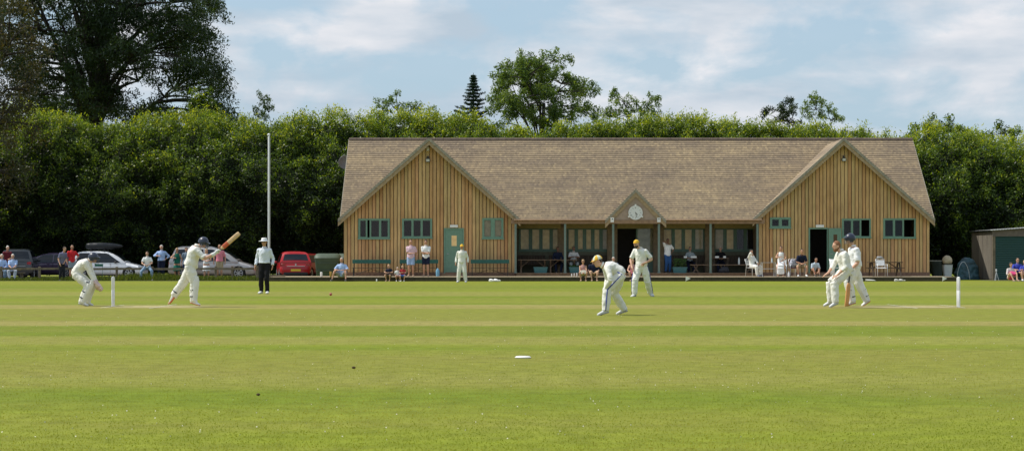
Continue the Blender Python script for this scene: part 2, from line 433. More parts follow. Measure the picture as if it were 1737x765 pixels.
# ---------------------------------------------------------------- pavilion
YW = 97.3       # wall face of the gables
YE = 96.95      # roof front edge
def tile_mat():
    m, n, b = newmat('wooden roof shingles'); nd = n.nodes.new; lk = n.links.new
    t = nd('ShaderNodeTexCoord'); sep = nd('ShaderNodeSeparateXYZ'); lk(t.outputs['Object'], sep.inputs['Vector'])
    # shingle id from (x, course)
    fx = nd('ShaderNodeMath'); fx.operation = 'DIVIDE'; fx.inputs[1].default_value = 0.11; lk(sep.outputs['X'], fx.inputs[0])
    fz = nd('ShaderNodeMath'); fz.operation = 'DIVIDE'; fz.inputs[1].default_value = 0.1062; lk(sep.outputs['Z'], fz.inputs[0])
    flz = nd('ShaderNodeMath'); flz.operation = 'FLOOR'; lk(fz.outputs[0], flz.inputs[0])
    sh = nd('ShaderNodeMath'); sh.operation = 'MULTIPLY_ADD'; sh.inputs[1].default_value = 0.37; lk(flz.outputs[0], sh.inputs[0]); lk(fx.outputs[0], sh.inputs[2])
    flx = nd('ShaderNodeMath'); flx.operation = 'FLOOR'; lk(sh.outputs[0], flx.inputs[0])
    cb = nd('ShaderNodeCombineXYZ'); lk(flx.outputs[0], cb.inputs['X']); lk(flz.outputs[0], cb.inputs['Y'])
    wn = nd('ShaderNodeTexWhiteNoise'); wn.noise_dimensions = '2D'; lk(cb.outputs[0], wn.inputs['Vector'])
    rp = nd('ShaderNodeValToRGB'); el = rp.color_ramp.elements
    el[0].position = 0; el[0].color = (0.215, 0.170, 0.122, 1); el[1].position = 1; el[1].color = (0.345, 0.272, 0.175, 1)
    e = el.new(0.45); e.color = (0.26, 0.205, 0.142, 1); e = el.new(0.85); e.color = (0.285, 0.223, 0.152, 1)
    lk(wn.outputs['Value'], rp.inputs['Fac'])
    # weathered patches, running along the courses
    mp = nd('ShaderNodeMapping'); mp.inputs['Scale'].default_value = (0.5, 1.4, 1.4); mp.inputs['Rotation'].default_value = (0, 0.5, 0); lk(t.outputs['Object'], mp.inputs['Vector'])
    no = nd('ShaderNodeTexNoise'); no.inputs['Scale'].default_value = 0.75; no.inputs['Detail'].default_value = 6; no.inputs['Roughness'].default_value = 0.65
    lk(mp.outputs['Vector'], no.inputs['Vector'])
    r2_ = nd('ShaderNodeValToRGB'); r2_.color_ramp.elements[0].position = 0.36; r2_.color_ramp.elements[1].position = 0.66
    r2_.color_ramp.elements[0].color = (0.80, 0.79, 0.82, 1); r2_.color_ramp.elements[1].color = (1.18, 1.15, 1.05, 1)
    lk(no.outputs['Fac'], r2_.inputs['Fac'])
    mm = nd('ShaderNodeMix'); mm.data_type = 'RGBA'; mm.blend_type = 'MULTIPLY'; mm.inputs['Factor'].default_value = 1
    lk(rp.outputs['Color'], mm.inputs['A']); lk(r2_.outputs['Color'], mm.inputs['B']); lk(mm.outputs['Result'], b.inputs['Base Color'])
    b.inputs['Roughness'].default_value = 0.85; b.inputs['Specular IOR Level'].default_value = 0.25
    return m
M_tile = tile_mat()
def clad_mat(name, cols, pitch, x0=0.0):
    m, n, b = newmat(name); nd = n.nodes.new; lk = n.links.new
    at = nd('ShaderNodeAttribute'); at.attribute_name = 'tint'
    rp = nd('ShaderNodeValToRGB'); el = rp.color_ramp.elements
    el[0].position = 0; el[0].color = cols[0] + (1,); el[1].position = 1; el[1].color = cols[-1] + (1,)
    for i, c in enumerate(cols[1:-1]): e = el.new((i + 1) / (len(cols) - 1)); e.color = c + (1,)
    lk(at.outputs['Fac'], rp.inputs['Fac'])
    t = nd('ShaderNodeTexCoord'); mp = nd('ShaderNodeMapping'); mp.inputs['Scale'].default_value = (9, 9, 0.7); lk(t.outputs['Object'], mp.inputs['Vector'])
    no = nd('ShaderNodeTexNoise'); no.inputs['Scale'].default_value = 2.0; no.inputs['Detail'].default_value = 6; lk(mp.outputs['Vector'], no.inputs['Vector'])
    mr = nd('ShaderNodeMapRange'); mr.inputs['From Min'].default_value = .3; mr.inputs['From Max'].default_value = .7; mr.inputs['To Min'].default_value = .78; mr.inputs['To Max'].default_value = 1.18
    lk(no.outputs['Fac'], mr.inputs['Value'])
    # rain stains
    n3 = nd('ShaderNodeTexNoise'); n3.inputs['Scale'].default_value = 0.6; n3.inputs['Detail'].default_value = 4; lk(t.outputs['Object'], n3.inputs['Vector'])
    m3 = nd('ShaderNodeMapRange'); m3.inputs['From Min'].default_value = .35; m3.inputs['From Max'].default_value = .65; m3.inputs['To Min'].default_value = .86; m3.inputs['To Max'].default_value = 1.1
    lk(n3.outputs['Fac'], m3.inputs['Value'])
    mu = nd('ShaderNodeMath'); mu.operation = 'MULTIPLY'; lk(mr.outputs[0], mu.inputs[0]); lk(m3.outputs[0], mu.inputs[1])
    mm = nd('ShaderNodeMix'); mm.data_type = 'RGBA'; mm.blend_type = 'MULTIPLY'; mm.inputs['Factor'].default_value = 1
    lk(rp.outputs['Color'], mm.inputs['A']); lk(mu.outputs[0], mm.inputs['B']); lk(mm.outputs['Result'], b.inputs['Base Color'])
    b.inputs['Roughness'].default_value = 0.75; b.inputs['Specular IOR Level'].default_value = 0.3
    return m
M_larch = clad_mat('larch cladding', [(0.47, 0.245, 0.108), (0.56, 0.34, 0.145), (0.61, 0.40, 0.185), (0.50, 0.35, 0.155), (0.57, 0.315, 0.15)], .19)
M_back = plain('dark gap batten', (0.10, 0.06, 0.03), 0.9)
M_verge = plain('grey weathered verge', (0.30, 0.27, 0.21), 0.8, vary=0.25, scale=8)
M_barge = plain('tan barge board', (0.36, 0.26, 0.15), 0.75, vary=0.2, scale=8)
M_fascia = plain('brown fascia board', (0.27, 0.17, 0.10), 0.75, vary=0.2, scale=5)
M_green = plain('sage green paint', (0.15, 0.275, 0.20), 0.5, vary=0.08)
M_greenp = plain('sage green post paint', (0.15, 0.21, 0.18), 0.55, vary=0.1)
M_greend = plain('dark green frame paint', (0.085, 0.15, 0.11), 0.5, vary=0.1)
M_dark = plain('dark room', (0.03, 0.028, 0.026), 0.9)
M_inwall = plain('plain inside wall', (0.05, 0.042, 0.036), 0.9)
M_olive = plain('olive blind box', (0.235, 0.185, 0.07), 0.8, vary=0.12)
M_brick = plain('brick plinth', (0.22, 0.13, 0.085), 0.9, vary=0.25, scale=12)
M_slab = plain('pale paving', (0.36, 0.29, 0.19), 0.9, vary=0.18, scale=4, bump=0.2)
M_kerb = plain('dark sleeper edge', (0.055, 0.045, 0.026), 0.9, vary=0.3, scale=7, bump=0.4)
M_deck = plain('porch deck boards', (0.24, 0.155, 0.095), 0.8, vary=0.2, scale=6)
M_blind = plain('tan blind', (0.93, 0.61, 0.28), 0.9, vary=0.16, scale=5)
M_blindp = plain('pinkish net curtain', (0.62, 0.47, 0.33), 0.9, vary=0.16, scale=5)
M_greyp = plain('pinkish grey board', (0.36, 0.27, 0.21), 0.85, vary=0.12, scale=4)
M_white = plain('white paint', (0.78, 0.78, 0.76), 0.5, vary=0.04)
M_black = plain('black paint', (0.02, 0.02, 0.022), 0.45)
def glass_mat():
    m, n, b = newmat('window glass'); n.nodes.remove(b); nd = n.nodes.new; lk = n.links.new
    tr = nd('ShaderNodeBsdfTransparent'); tr.inputs['Color'].default_value = (0.86, 0.9, 0.88, 1); gl = nd('ShaderNodeBsdfGlossy'); gl.inputs['Roughness'].default_value = 0.03
    t = nd('ShaderNodeTexCoord'); no = nd('ShaderNodeTexNoise'); no.inputs['Scale'].default_value = 1.6; lk(t.outputs['Object'], no.inputs['Vector'])
    bp = nd('ShaderNodeBump'); bp.inputs['Strength'].default_value = 0.008; lk(no.outputs['Fac'], bp.inputs['Height']); lk(bp.outputs['Normal'], gl.inputs['Normal'])
    fr = nd('ShaderNodeFresnel'); fr.inputs['IOR'].default_value = 1.5
    ms = nd('ShaderNodeMixShader'); lk(fr.outputs[0], ms.inputs[0]); lk(tr.outputs[0], ms.inputs[1]); lk(gl.outputs[0], ms.inputs[2])
    lk(ms.outputs[0], n.nodes['Material Output'].inputs['Surface']); return m
M_glass = glass_mat()

XL = GX(583, YW); XLr = GX(875, YW); XRl = GX(1287, YW); XRr = GX(1577, YW)
ZE = 3.16; ZAP = 7.36
XC1 = GX(728, YE); XC2 = GX(1431, YE)
SL = (ZAP - ZE) / 4.72
YR = 102.2; ZR = GZ(237, YR); SM = (ZR - ZE) / (YR - YE)
XD = GX(1078, YE); ZD = GZ(322, YE); SD = 1.02
FLOOR = 0.37; TERR = 0.21
PAV = thing('cricket_pavilion', 'long timber clad pavilion with two big gables and brown shingle roof', 'pavilion', (6.4, YW, 0))
PO = (6.4, YW, 0)
def pb(mb, name, mats, **k): return mb.build(name, mats, PAV, off=PO, **k)

# terrace and steps
g = MB()
xt0 = GX(455, 92.5); xt1 = XRr + 0.35
g.box(xt0, xt1, 92.62, 97.28, 0.0, TERR)
tag(g.build('terrace', M_slab), kind='structure')
g = MB()
x = xt0
while x < xt1:
    w = 2.4
    g.box(x, min(x + w, xt1) - 0.012, 92.5, 92.617, 0.0, TERR + 0.004 + random.uniform(-.004, .004)); x += w
tag(g.build('terrace_edging', M_kerb), kind='structure')
g = MB(); g.box(XLr + 0.02, XRl - 0.02, 96.72, 96.78, TERR + 0.003, FLOOR - 0.03)
x = XLr + 0.02
pb(g, 'porch_riser', M_deck)
g = MB()
y = 96.66
while y < 99.6:
    g.box(XLr + 0.02, XRl - 0.02, y, y + 0.135, FLOOR - 0.028, FLOOR); y += 0.14
pb(g, 'porch_floor', M_deck)

# window and door openings : x0,x1,z0,z1
def rect(px0, px1, py0, py1, Y=YW): return (GX(px0, Y), GX(px1, Y), GZ(py1, Y), GZ(py0, Y))
OPL = [rect(608, 661, 371, 405), rect(682, 733, 371, 404), rect(753, 787, 387, 463.5), rect(818, 854, 370, 405)]
OPR = [rect(1306, 1341, 369, 387), rect(1371.5, 1405, 386.5, 463.5), rect(1428, 1477, 371, 403), rect(1498, 1553, 370.5, 404)]

def cladding(name, x0, x1, ztop, openings, pitch=0.1862):
    g = MB(); tint = []; bk = MB()
    cuts = [x0]
    x = x0
    while x < x1 - 0.02: x += pitch; cuts.append(min(x, x1))
    r = random.Random(int(abs(x0) * 100))
    for a, b_ in zip(cuts[:-1], cuts[1:]):
        a2, b2 = a + 0.018, b_ - 0.018
        tv = r.random(); dy = r.uniform(-0.005, 0.005)
        es = sorted(set([a, b_] + [e for o in openings for e in (o[0], o[1]) if a < e < b_]))
        for s0, s1 in zip(es[:-1], es[1:]):
            mid = (s0 + s1) / 2
            zs = [(TERR + 0.22, None)]
            segs = [(TERR + 0.2, 99)]
            for o in openings:
                if o[0] < mid < o[1]:
                    ns = []
                    for p, q in segs:
                        if o[2] > p: ns.append((p, o[2]))
                        if o[3] < q: ns.append((max(o[3], p), q))
                    segs = ns
            for p, q in segs:
                if q - p < 0.02: continue
                for (mb_, u0, u1, ya, yb) in ((g, max(s0, a2), min(s1, b2), YW + dy, YW + 0.024 + dy), (bk, s0, s1, YW + 0.034, YW + 0.07)):
                    if u1 - u0 < 0.004: continue
                    za = min(q, ztop(u0)); zb = min(q, ztop(u1))
                    if min(za, zb) <= p: continue
                    poly = [(u0, p), (u1, p), (u1, zb)]
                    if u0 < (XC1 if x0 < 5 else XC2) < u1 and q > 90:
                        c_ = XC1 if x0 < 5 else XC2
                        poly.append((c_, ztop(c_)))
                    poly.append((u0, za))
                    nf = len(mb_.f); mb_.prism(poly, ya, yb)
                    if mb_ is g: tint += [tv] * (len(mb_.f) - nf)
    o = pb(g, name, M_larch)
    # normals pass keeps the face order
    at = o.data.attributes.new('tint', 'FLOAT', 'FACE'); at.data.foreach_set('value', tint)
    bo = pb(bk, 'backing', M_back); bo.parent = o; bo.location = (0, 0, 0)
    return o
zt1 = lambda x: ZAP - 0.10 - SL * abs(x - XC1)
zt2 = lambda x: ZAP - 0.10 - SL * abs(x - XC2)
w1 = cladding('gable_wall', XL, XLr, zt1, OPL)
w2 = cladding('gable_wall', XRl, XRr, zt2, OPR)
# side walls, back wall, inner walls, plinth, ceiling
g = MB()
for xx in (XL, XRr - 0.15): g.box(xx, xx + 0.15, YW + 0.075, 107.4, TERR + 0.2, 3.3)
g.prism([(YW + .1, 3.3), (107.4, 3.3), (YR, ZR - 0.4)], XL, XL + 0.15, 'x')
g.prism([(YW + .1, 3.3), (107.4, 3.3), (YR, ZR - 0.4)], XRr - 0.15, XRr, 'x')
g.box(XL + .15, XRr - .15, 107.2, 107.35, TERR + 0.2, 3.4)
pb(g, 'side_wall', plain('side cladding', (0.45, 0.30, 0.15), 0.8, vary=0.2))
g = MB()
g.box(XLr - 0.12, XLr, YW + 0.075, 99.62, FLOOR, 3.3); g.box(XRl, XRl + 0.12, YW + 0.075, 99.62, FLOOR, 3.3)
g.box(XLr, XRl, YW - 0.1, 99.6, 3.06, 3.10)
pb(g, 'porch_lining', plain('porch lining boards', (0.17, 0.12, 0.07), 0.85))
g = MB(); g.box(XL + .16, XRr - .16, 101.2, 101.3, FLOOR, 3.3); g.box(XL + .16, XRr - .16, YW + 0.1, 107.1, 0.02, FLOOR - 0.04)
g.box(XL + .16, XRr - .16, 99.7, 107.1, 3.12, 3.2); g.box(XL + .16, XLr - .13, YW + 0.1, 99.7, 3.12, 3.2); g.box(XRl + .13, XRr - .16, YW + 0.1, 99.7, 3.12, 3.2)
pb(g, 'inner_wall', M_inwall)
for a, b_ in ((XL, XLr), (XRl, XRr)):
    g = MB(); g.box(a - 0.01, b_ + 0.01, YW - 0.03, YW + 0.1, 0.0, TERR + 0.2); pb(g, 'plinth', M_brick)

# porch back wall with windows
YP = 99.6
OPP = [rect(880, 955, 386, 426, YP), rect(961, 1036, 386, 426, YP), rect(1045, 1112, 386, 462.7, YP), rect(1122, 1196, 386, 426, YP), rect(1210, 1284, 386, 426, YP)]
g = MB()
edges = sorted(OPP)
xprev = XLr
for o in edges:
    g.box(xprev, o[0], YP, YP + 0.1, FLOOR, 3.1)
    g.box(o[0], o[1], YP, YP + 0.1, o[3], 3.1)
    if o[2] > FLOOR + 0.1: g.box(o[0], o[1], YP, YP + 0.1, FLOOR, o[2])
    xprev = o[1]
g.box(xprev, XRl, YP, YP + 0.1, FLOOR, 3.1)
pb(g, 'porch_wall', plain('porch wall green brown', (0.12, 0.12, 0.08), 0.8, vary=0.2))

def window(o, Y, panes, fw=0.07, frame_m=M_green, label=None, mull=0.05):
    "panes: list of relative widths with a kind each: g glass, b blind, o open, p pink"
    x0, x1, z0, z1 = o
    f = MB(); yf = Y - 0.045; yb = Y + 0.06
    f.box(x0, x1, yf, yb, z1 - fw, z1); f.box(x0, x1, yf, yb, z0, z0 + fw)
    f.box(x0 - 0.04, x1 + 0.04, Y - 0.075, Y - 0.0455, z0 - 0.035, z0 + 0.02)
    f.box(x0, x0 + fw, yf, yb, z0 + fw, z1 - fw); f.box(x1 - fw, x1, yf, yb, z0 + fw, z1 - fw)
    tot = sum(p[0] for p in panes); x = x0 + fw; wid = x1 - x0 - 2 * fw
    pieces = []
    for i, (w, k) in enumerate(panes):
        xe = x + wid * w / tot
        a = x + (mull / 2 if i else 0); b_ = xe - (mull / 2 if i < len(panes) - 1 else 0)
        if i < len(panes) - 1: f.box(xe - mull / 2, xe + mull / 2, yf + 0.004, yb, z0 + fw, z1 - fw)
        pieces.append((a, b_, k)); x = xe
    # casements
    for a, b_, k in pieces:
        if k in 'gbp':
            c = 0.032
            f.box(a, b_, yf + .012, yb - .02, z1 - fw - c, z1 - fw - .001); f.box(a, b_, yf + .012, yb - .02, z0 + fw + .001, z0 + fw + c)
            f.box(a, a + c, yf + .012, yb - .02, z0 + fw + c, z1 - fw - c); f.box(b_ - c, b_, yf + .012, yb - .02, z0 + fw + c, z1 - fw - c)
    fo = pb(f, 'window', frame_m)
    if label: fo['label'] = label
    for a, b_, k in pieces:
        if k in 'gbp':
            q = MB(); q.add([(a + .03, Y - .012, z0 + fw + .03), (b_ - .03, Y - .012, z0 + fw + .03), (b_ - .03, Y - .012, z1 - fw - .03), (a + .03, Y - .012, z1 - fw - .03)], [(0, 1, 2, 3)])
            po = pb(q, 'pane', M_glass); po.parent = fo
        if k in 'bp':
            q = MB(); q.box(a + .01, b_ - .01, Y + 0.065, Y + 0.075, z0 + fw - .02, z1 - fw + .02)
            po = pb(q, 'blind', M_blind if k == 'b' else M_blindp); po.parent = fo
    return fo
window(OPL[0], YW, [(1, 'g'), (.45, 'o'), (1.4, 'g'), (1.15, 'g')], label='green window with its narrow middle light open')
window(OPL[1], YW, [(1, 'g'), (1, 'g'), (1, 'g')])
window(OPL[3], YW, [(1, 'p'), (1, 'p')], fw=.08, mull=.16, label='green two light window with pinkish blinds')
window(OPR[0], YW, [(1, 'g'), (1, 'g')], fw=.08, mull=.1, label='small high green two light window')
window(OPR[2], YW, [(1, 'g'), (1, 'g'), (1, 'o')], label='green window with its right light open')
window(OPR[3], YW, [(1, 'g'), (1, 'g'), (1.15, 'o')], label='wide green window with its right light open')
for i, o in enumerate(OPP):
    if i == 2: continue
    kinds = {0: ['b', 'b', 'b', 'b'], 1: ['b', 'b', 'b', 'b', 'p'], 3: ['b', 'b', 'b', 'p'], 4: ['p', 'b', 'g', 'g']}[i]
    window(o, YP, [(1, k) for k in kinds], fw=.08, frame_m=M_greend, mull=.12)
# olive boxed blinds over the porch bays
g = MB()
for a, b_ in ((876, 951), (960, 1030), (1047, 1108), (1126, 1196), (1212, 1282)):
    g.box(GX(a, 98.9), GX(b_, 98.9), 98.85, 98.97, GZ(387.5, 98.9), 3.055)
pb(g, 'blind_box', M_olive)
# inner piers between the bays
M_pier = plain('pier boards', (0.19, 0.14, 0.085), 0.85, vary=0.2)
for a, b_ in ((946, 961), (1030, 1047), (1108, 1126), (1196, 1212)):
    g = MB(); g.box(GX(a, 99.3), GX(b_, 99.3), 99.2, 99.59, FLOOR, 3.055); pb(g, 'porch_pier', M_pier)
# posts
for px in (874.5, 958.5, 1040, 1117.5, 1205, 1284.5):
    g = MB(); xx = GX(px, 97.0)
    g.box(xx - .055, xx + .055, 96.9, 97.01, FLOOR, 2.93); g.box(xx - .075, xx + .075, 96.88, 97.03, FLOOR, FLOOR + .06)
    pb(g, 'porch_post', M_greenp)
# eaves beam
g = MB(); g.box(XLr - 0.25, XRl + 0.25, 96.86, 96.99, 2.93, 3.13)
pb(g, 'eaves_beam', M_fascia)
for a, b_ in ((XLr - .1, XD - 1.6), (XD + 1.6, XRl + .1)):
    g = MB(); g.tube([(a, 96.80, 3.115), (b_, 96.80, 3.115)], .05, 8); pb(g, 'gutter', M_fascia)

# doors
def door_leaf(x0, x1, z0, z1, Y, m, pane, name='door'):
    g = MB()
    n = 6; w = (x1 - x0) / n
    px0 = x0 + (x1 - x0) * .36; px1 = x0 + (x1 - x0) * .66; pz0 = z0 + (z1 - z0) * .62; pz1 = z0 + (z1 - z0) * .86
    for i in range(n):
        a = x0 + w * i; b_ = a + w - .006
        g.box(a, b_, Y - .03, Y + .01, z0, pz0 - .05 if px0 - w < a < px1 else z1)
        if px0 - w < a < px1: g.box(a, b_, Y - .03, Y + .01, pz1 + .05, z1)
    g.box(x0, x1, Y - .028, Y + .012, pz0 - .06, pz1 + .06) if False else None
    g.box(px0 - .05, px1 + .05, Y - .038, Y - .03, pz1, pz1 + .05); g.box(px0 - .05, px1 + .05, Y - .038, Y - .03, pz0 - .05, pz0)
    g.box(px0 - .05, px0, Y - .038, Y - .03, pz0, pz1); g.box(px1, px1 + .05, Y - .038, Y - .03, pz0, pz1)
    g.box(x0, x1, Y + .0105, Y + .03, z0, z1)
    d = pb(g, name, m)
    q = MB(); q.box(px0, px1, Y - .034, Y - .0305, pz0, pz1); po = pb(q, 'pane', pane); po.parent = d
    q = MB(); q.tube([(x0 + .09, Y - .09, z0 + 1.0), (x0 + .2, Y - .09, z0 + 1.0)], .012, 8); q.tube([(x0 + .09, Y - .09, z0 + 1.0), (x0 + .09, Y - .03, z0 + 1.0)], .012, 8)
    po = pb(q, 'handle', plain('steel', (.5, .5, .5), .3, 1.0)); po.parent = d
    return d
o = OPL[2]
door_leaf(o[0] + .07, o[1] - .07, o[2] + .02, o[3] - .07, YW + .02, M_green, M_blind)
def door_frame(o, m=M_green):
    g = MB(); g.box(o[0], o[0] + .068, YW - .04, YW + .1, o[2], o[3] - .068); g.box(o[1] - .068, o[1], YW - .04, YW + .1, o[2], o[3] - .068); g.box(o[0], o[1], YW - .04, YW + .1, o[3] - .068, o[3])
    pb(g, 'door_frame', m)
door_frame(OPL[2]); door_frame(OPR[1])
g = MB(); g.box(OPL[2][0] - .1, OPL[2][1] + .1, 96.85, YW - .05, TERR + .004, FLOOR - .02); g.box(OPR[1][0] - .1, OPR[1][1] + .25, 96.85, YW - .05, TERR + .004, FLOOR - .02)
pb(g, 'door_step', M_deck)
# open leaf of the right door, swung back against the wall
o = OPR[1]
d = door_leaf(o[1] + .0, GX(1428, YW - .25), o[2] + .02, o[3] - .02, YW - .14, M_green, M_back)
d['label'] = 'green boarded door standing wide open'
# centre porch door: dark opening with a glazed leaf at its right
o = OPP[2]
g = MB(); g.box(o[0], o[0] + .07, YP - .04, YP + .1, o[2], o[3]); g.box(o[1] - .07, o[1], YP - .04, YP + .1, o[2], o[3]); g.box(o[0] + .07, o[1] - .07, YP - .04, YP + .1, o[3] - .07, o[3])
xm = GX(1080, YP); g.box(xm - .035, xm + .035, YP - .035, YP + .09, o[2], o[3] - .07)
g.box(xm + .035, o[1] - .07, YP - .03, YP + .06, o[2], GZ(428, YP))
df = pb(g, 'porch_door', M_greend)
q = MB(); q.box(xm + .04, o[1] - .07, YP - .01, YP - .005, GZ(428, YP), o[3] - .07); po = pb(q, 'pane', M_glass); po.parent = df
q = MB(); q.box(xm + .04, o[1] - .07, YP + .065, YP + .075, GZ(428, YP), o[3] - .07); po = pb(q, 'blind', M_blindp); po.parent = df
# lamps over the doors, security lights and alarm box in the gables
for px in (770, 1390.5):
    xx = GX(px, YW); g = MB(); g.box(xx - .21, xx + .21, YW - .09, YW - .01, GZ(386, YW), GZ(381.5, YW))
    pb(g, 'bulkhead_light', M_white, bevel=.015)
for px, py in ((726, 272), (1431, 271)):
    xx = GX(px, YW); z = GZ(py, YW); g = MB()
    g.box(xx - .11, xx + .11, YW - .16, YW - .06, z - .10, z + .08); g.box(xx - .02, xx + .02, YW - .06, YW - .0, z - .02, z + .2); g.box(xx - .05, xx + .05, YW - .1, YW - .0, z + .12, z + .2)
    f = pb(g, 'floodlight', M_black)
    q = MB(); q.box(xx - .085, xx + .085, YW - .166, YW - .161, z - .075, z + .05); po = pb(q, 'lens', plain('lamp lens', (.55, .53, .45), .2)); po.parent = f
xx = GX(726, YW); z = GZ(253, YW); g = MB(); g.box(xx - .07, xx + .07, YW - .1, YW - .01, z - .1, z + .1); pb(g, 'alarm_box', plain('alarm box cream', (.6, .55, .45), .4), bevel=.01)

# ---- roof: overlapping shingle courses as real steps
def courses(name, Xa, Xb, ya, za, yb, zb, n, excl, parent_off=PO, flip=1, rake=0.02):
    g = MB(); dy = (yb - ya) / n; dz = (zb - za) / n
    ln = math.hypot(dy, dz); ny, nz = -dz / ln * flip, dy / ln * flip
    if nz < 0: ny, nz = -ny, -nz
    for i in range(n):
        y0 = ya + dy * i; z0 = za + dz * i
        t = 0.034
        spans = [(Xa, Xb)]
        for ex in excl:
            c_, hw = ex(z0 + dz * .5)
            if hw <= 0: continue
            ns = []
            for p, q in spans:
                if c_ - hw > p: ns.append((p, min(q, c_ - hw)))
                if c_ + hw < q: ns.append((max(p, c_ + hw), q))
                if False: pass
            spans = [s_ for s_ in ns if s_[1] - s_[0] > .02]
        for p, q in spans:
            m_ = max(1, int((q - p) / 1.3)); xs = [p + (q - p) * k / m_ for k in range(m_ + 1)]
            for a, b_ in zip(xs[:-1], xs[1:]):
                tt = t + random.uniform(-.003, .004)
                P = [(y0 + ny * tt, z0 + nz * tt), (y0 + dy * 1.35 + ny * .002, z0 + dz * 1.35 + nz * .002), (y0 + dy * 1.35 - ny * .01, z0 + dz * 1.35 - nz * .01), (y0 - ny * .012, z0 - nz * .012)]
                g.prism(P, a, b_, 'x')
    return pb(g, name, M_tile)
ex1 = lambda z: (XC1, (ZAP - z) / SL - .06)
ex2 = lambda z: (XC2, (ZAP - z) / SL - .06)
ex3 = lambda z: (XD, (ZD - z) / SD - .04)
XV0 = XL - .14; XV1 = XRr + .14
courses('roof', XV0, XV1, YE - .1, ZE - .06, YR, ZR, 42, [ex1, ex2, ex3])
g = MB()   # back slope and under-sheet
g.prism([(YR, ZR - .02), (108.0, 3.0), (107.95, 2.9), (YR, ZR - .15)], XV0, XV1, 'x')
g.prism([(YW + .2, ZE + SM * .5 - .2), (YR, ZR - .06), (YR, ZR - .14), (YW + .2, ZE + SM * .5 - .28)], XL + .2, XRr - .2, 'x')
pb(g, 'roof', M_tile)
g = MB()
x = XV0
while x < XV1 - .05:
    g.tube([(x, YR, ZR - .02), (min(x + .42, XV1), YR, ZR - .02)], [.115, .12], 10); x += .43
pb(g, 'ridge_tiles', plain('dark ridge tile', (.13, .095, .075), .85, vary=.25, scale=5))
for xx in (XV0 - .03, XV1):
    g = MB(); g.prism([(YE - .1, ZE - .2), (YR, ZR - .16), (YR, ZR + .02), (YE - .1, ZE - .02)], xx, xx + .03, 'x'); pb(g, 'verge_board', M_verge)
def gable_roof(xc, zap, sl, half, ya, depth_of):
    "two sloped slabs whose backs die into the main roof, with barge boards"
    g = MB()
    ze = zap - sl * half
    for sgn in (-1, 1):
        # top outline points: ridge front, ridge back, eave back, eave front
        T = [(xc, ya, zap), (xc, depth_of(zap), zap), (xc + sgn * half, depth_of(ze), ze), (xc + sgn * half, ya, ze)]
        B = [(p[0], p[1], p[2] - .09) for p in T]
        g.add(T + B, [(0, 1, 2, 3), (7, 6, 5, 4), (0, 3, 7, 4), (1, 0, 4, 5), (2, 1, 5, 6), (3, 2, 6, 7)])
    pb(g, 'gable_roof', M_tile)
    v = MB(); b_ = MB()
    for sgn in (-1, 1):
        def off(d): return d * math.sqrt(1 + sl * sl)
        # verge: the outer grey band; barge: tan board beneath, set back
        for mb_, o0, o1, y0, y1 in ((v, -.035, .10, ya - .035, ya + .09), (b_, .10, .26, ya + .0, ya + .035)):
            z0_ = off(o0); z1_ = off(o1)
            poly = [(xc, zap - z0_), (xc + sgn * (half + .02), zap - z0_ - sl * (half + .02)), (xc + sgn * (half + .02), zap - z1_ - sl * (half + .02)), (xc, zap - z1_)]
            mb_.prism(poly, y0 + sgn * .0015, y1 + sgn * .0015)
    pb(v, 'verge', M_verge); pb(b_, 'barge_board', M_barge)
dep = lambda z: YE + (z - ZE) / SM + .06
gable_roof(XC1, ZAP, SL, 4.72, YE - .05, dep); gable_roof(XC2, ZAP, SL, 4.72, YE - .05, dep)
gable_roof(XD, ZD, SD, (ZD - 3.1) / SD, YE - .12, dep)
# boarded front of the small gable
g = MB(); hb = (ZD - .12 - 3.0) / SD
g.prism([(XD - hb + .1, 3.0), (XD + hb - .1, 3.0), (XD, ZD - .16)], YE - .06, YE - .0)
pb(g, 'dormer_front', M_greyp)
for px in (1038.5, 1117.5):
    xx = GX(px, YE - .1); g = MB(); g.box(xx - .085, xx + .085, YE - .19, YE - .065, 3.0, 3.24)
    s_ = pb(g, 'loudspeaker', M_white, bevel=.01)
    q = MB(); q.lathe([(.03, -.004), (.03, 0)], 10, (xx, YE - .192, 3.17), 'y'); po = pb(q, 'cone', M_black); po.parent = s_
# clock
cx, cy, cz = GX(1078, YE - .1), YE - .09, GZ(361, YE - .1)
clock = thing('wall_clock', 'round white clock on the small central gable over the porch', 'clock', (cx, cy, cz))
g = MB(); g.lathe([(.34, 0), (.37, -.01), (.37, -.045), (.345, -.05), (.34, -.035)], 40, (0, 0, 0), 'y')
for a in (0, 2 * PI / 3 , 4 * PI / 3):
    g.obox((math.sin(a) * .40, -.02, math.cos(a) * .40), (.045, 0, 0), (0, .015, 0), (0, 0, .045))
g.build('rim', M_white, clock)
g = MB(); g.lathe([(.338, -.036), (.338, -.030)], 40, (0, 0, 0), 'y'); g.build('dial', plain('dial', (.72, .73, .72), .5, vary=.03), clock)
g = MB()
for i in range(12):
    a = 2 * PI * i / 12; d = Vector((math.sin(a), 0, math.cos(a))); t_ = Vector((math.cos(a), 0, -math.sin(a)))
    k = (1, 2, 3, 2, 1, 2, 3, 4, 2, 1, 2, 3)[(i - 1) % 12]
    for j in range(k): g.obox(d * .262 + t_ * (j - (k - 1) / 2) * .024 + Vector((0, -.0385, 0)), t_ * .0035, (0, .002, 0), d * .034)
g.build('numerals', M_black, clock)
for nm, a, l, w, y in (('hour_hand', math.radians(135), .15, .014, -.044), ('minute_hand', math.radians(165), .24, .009, -.049)):
    d = Vector((math.sin(a), 0, math.cos(a))); t_ = Vector((math.cos(a), 0, -math.sin(a)))
    g = MB(); g.obox(d * l * .42 + Vector((0, y, 0)), t_ * w, (0, .002, 0), d * l * .58); g.build(nm, M_black, clock)
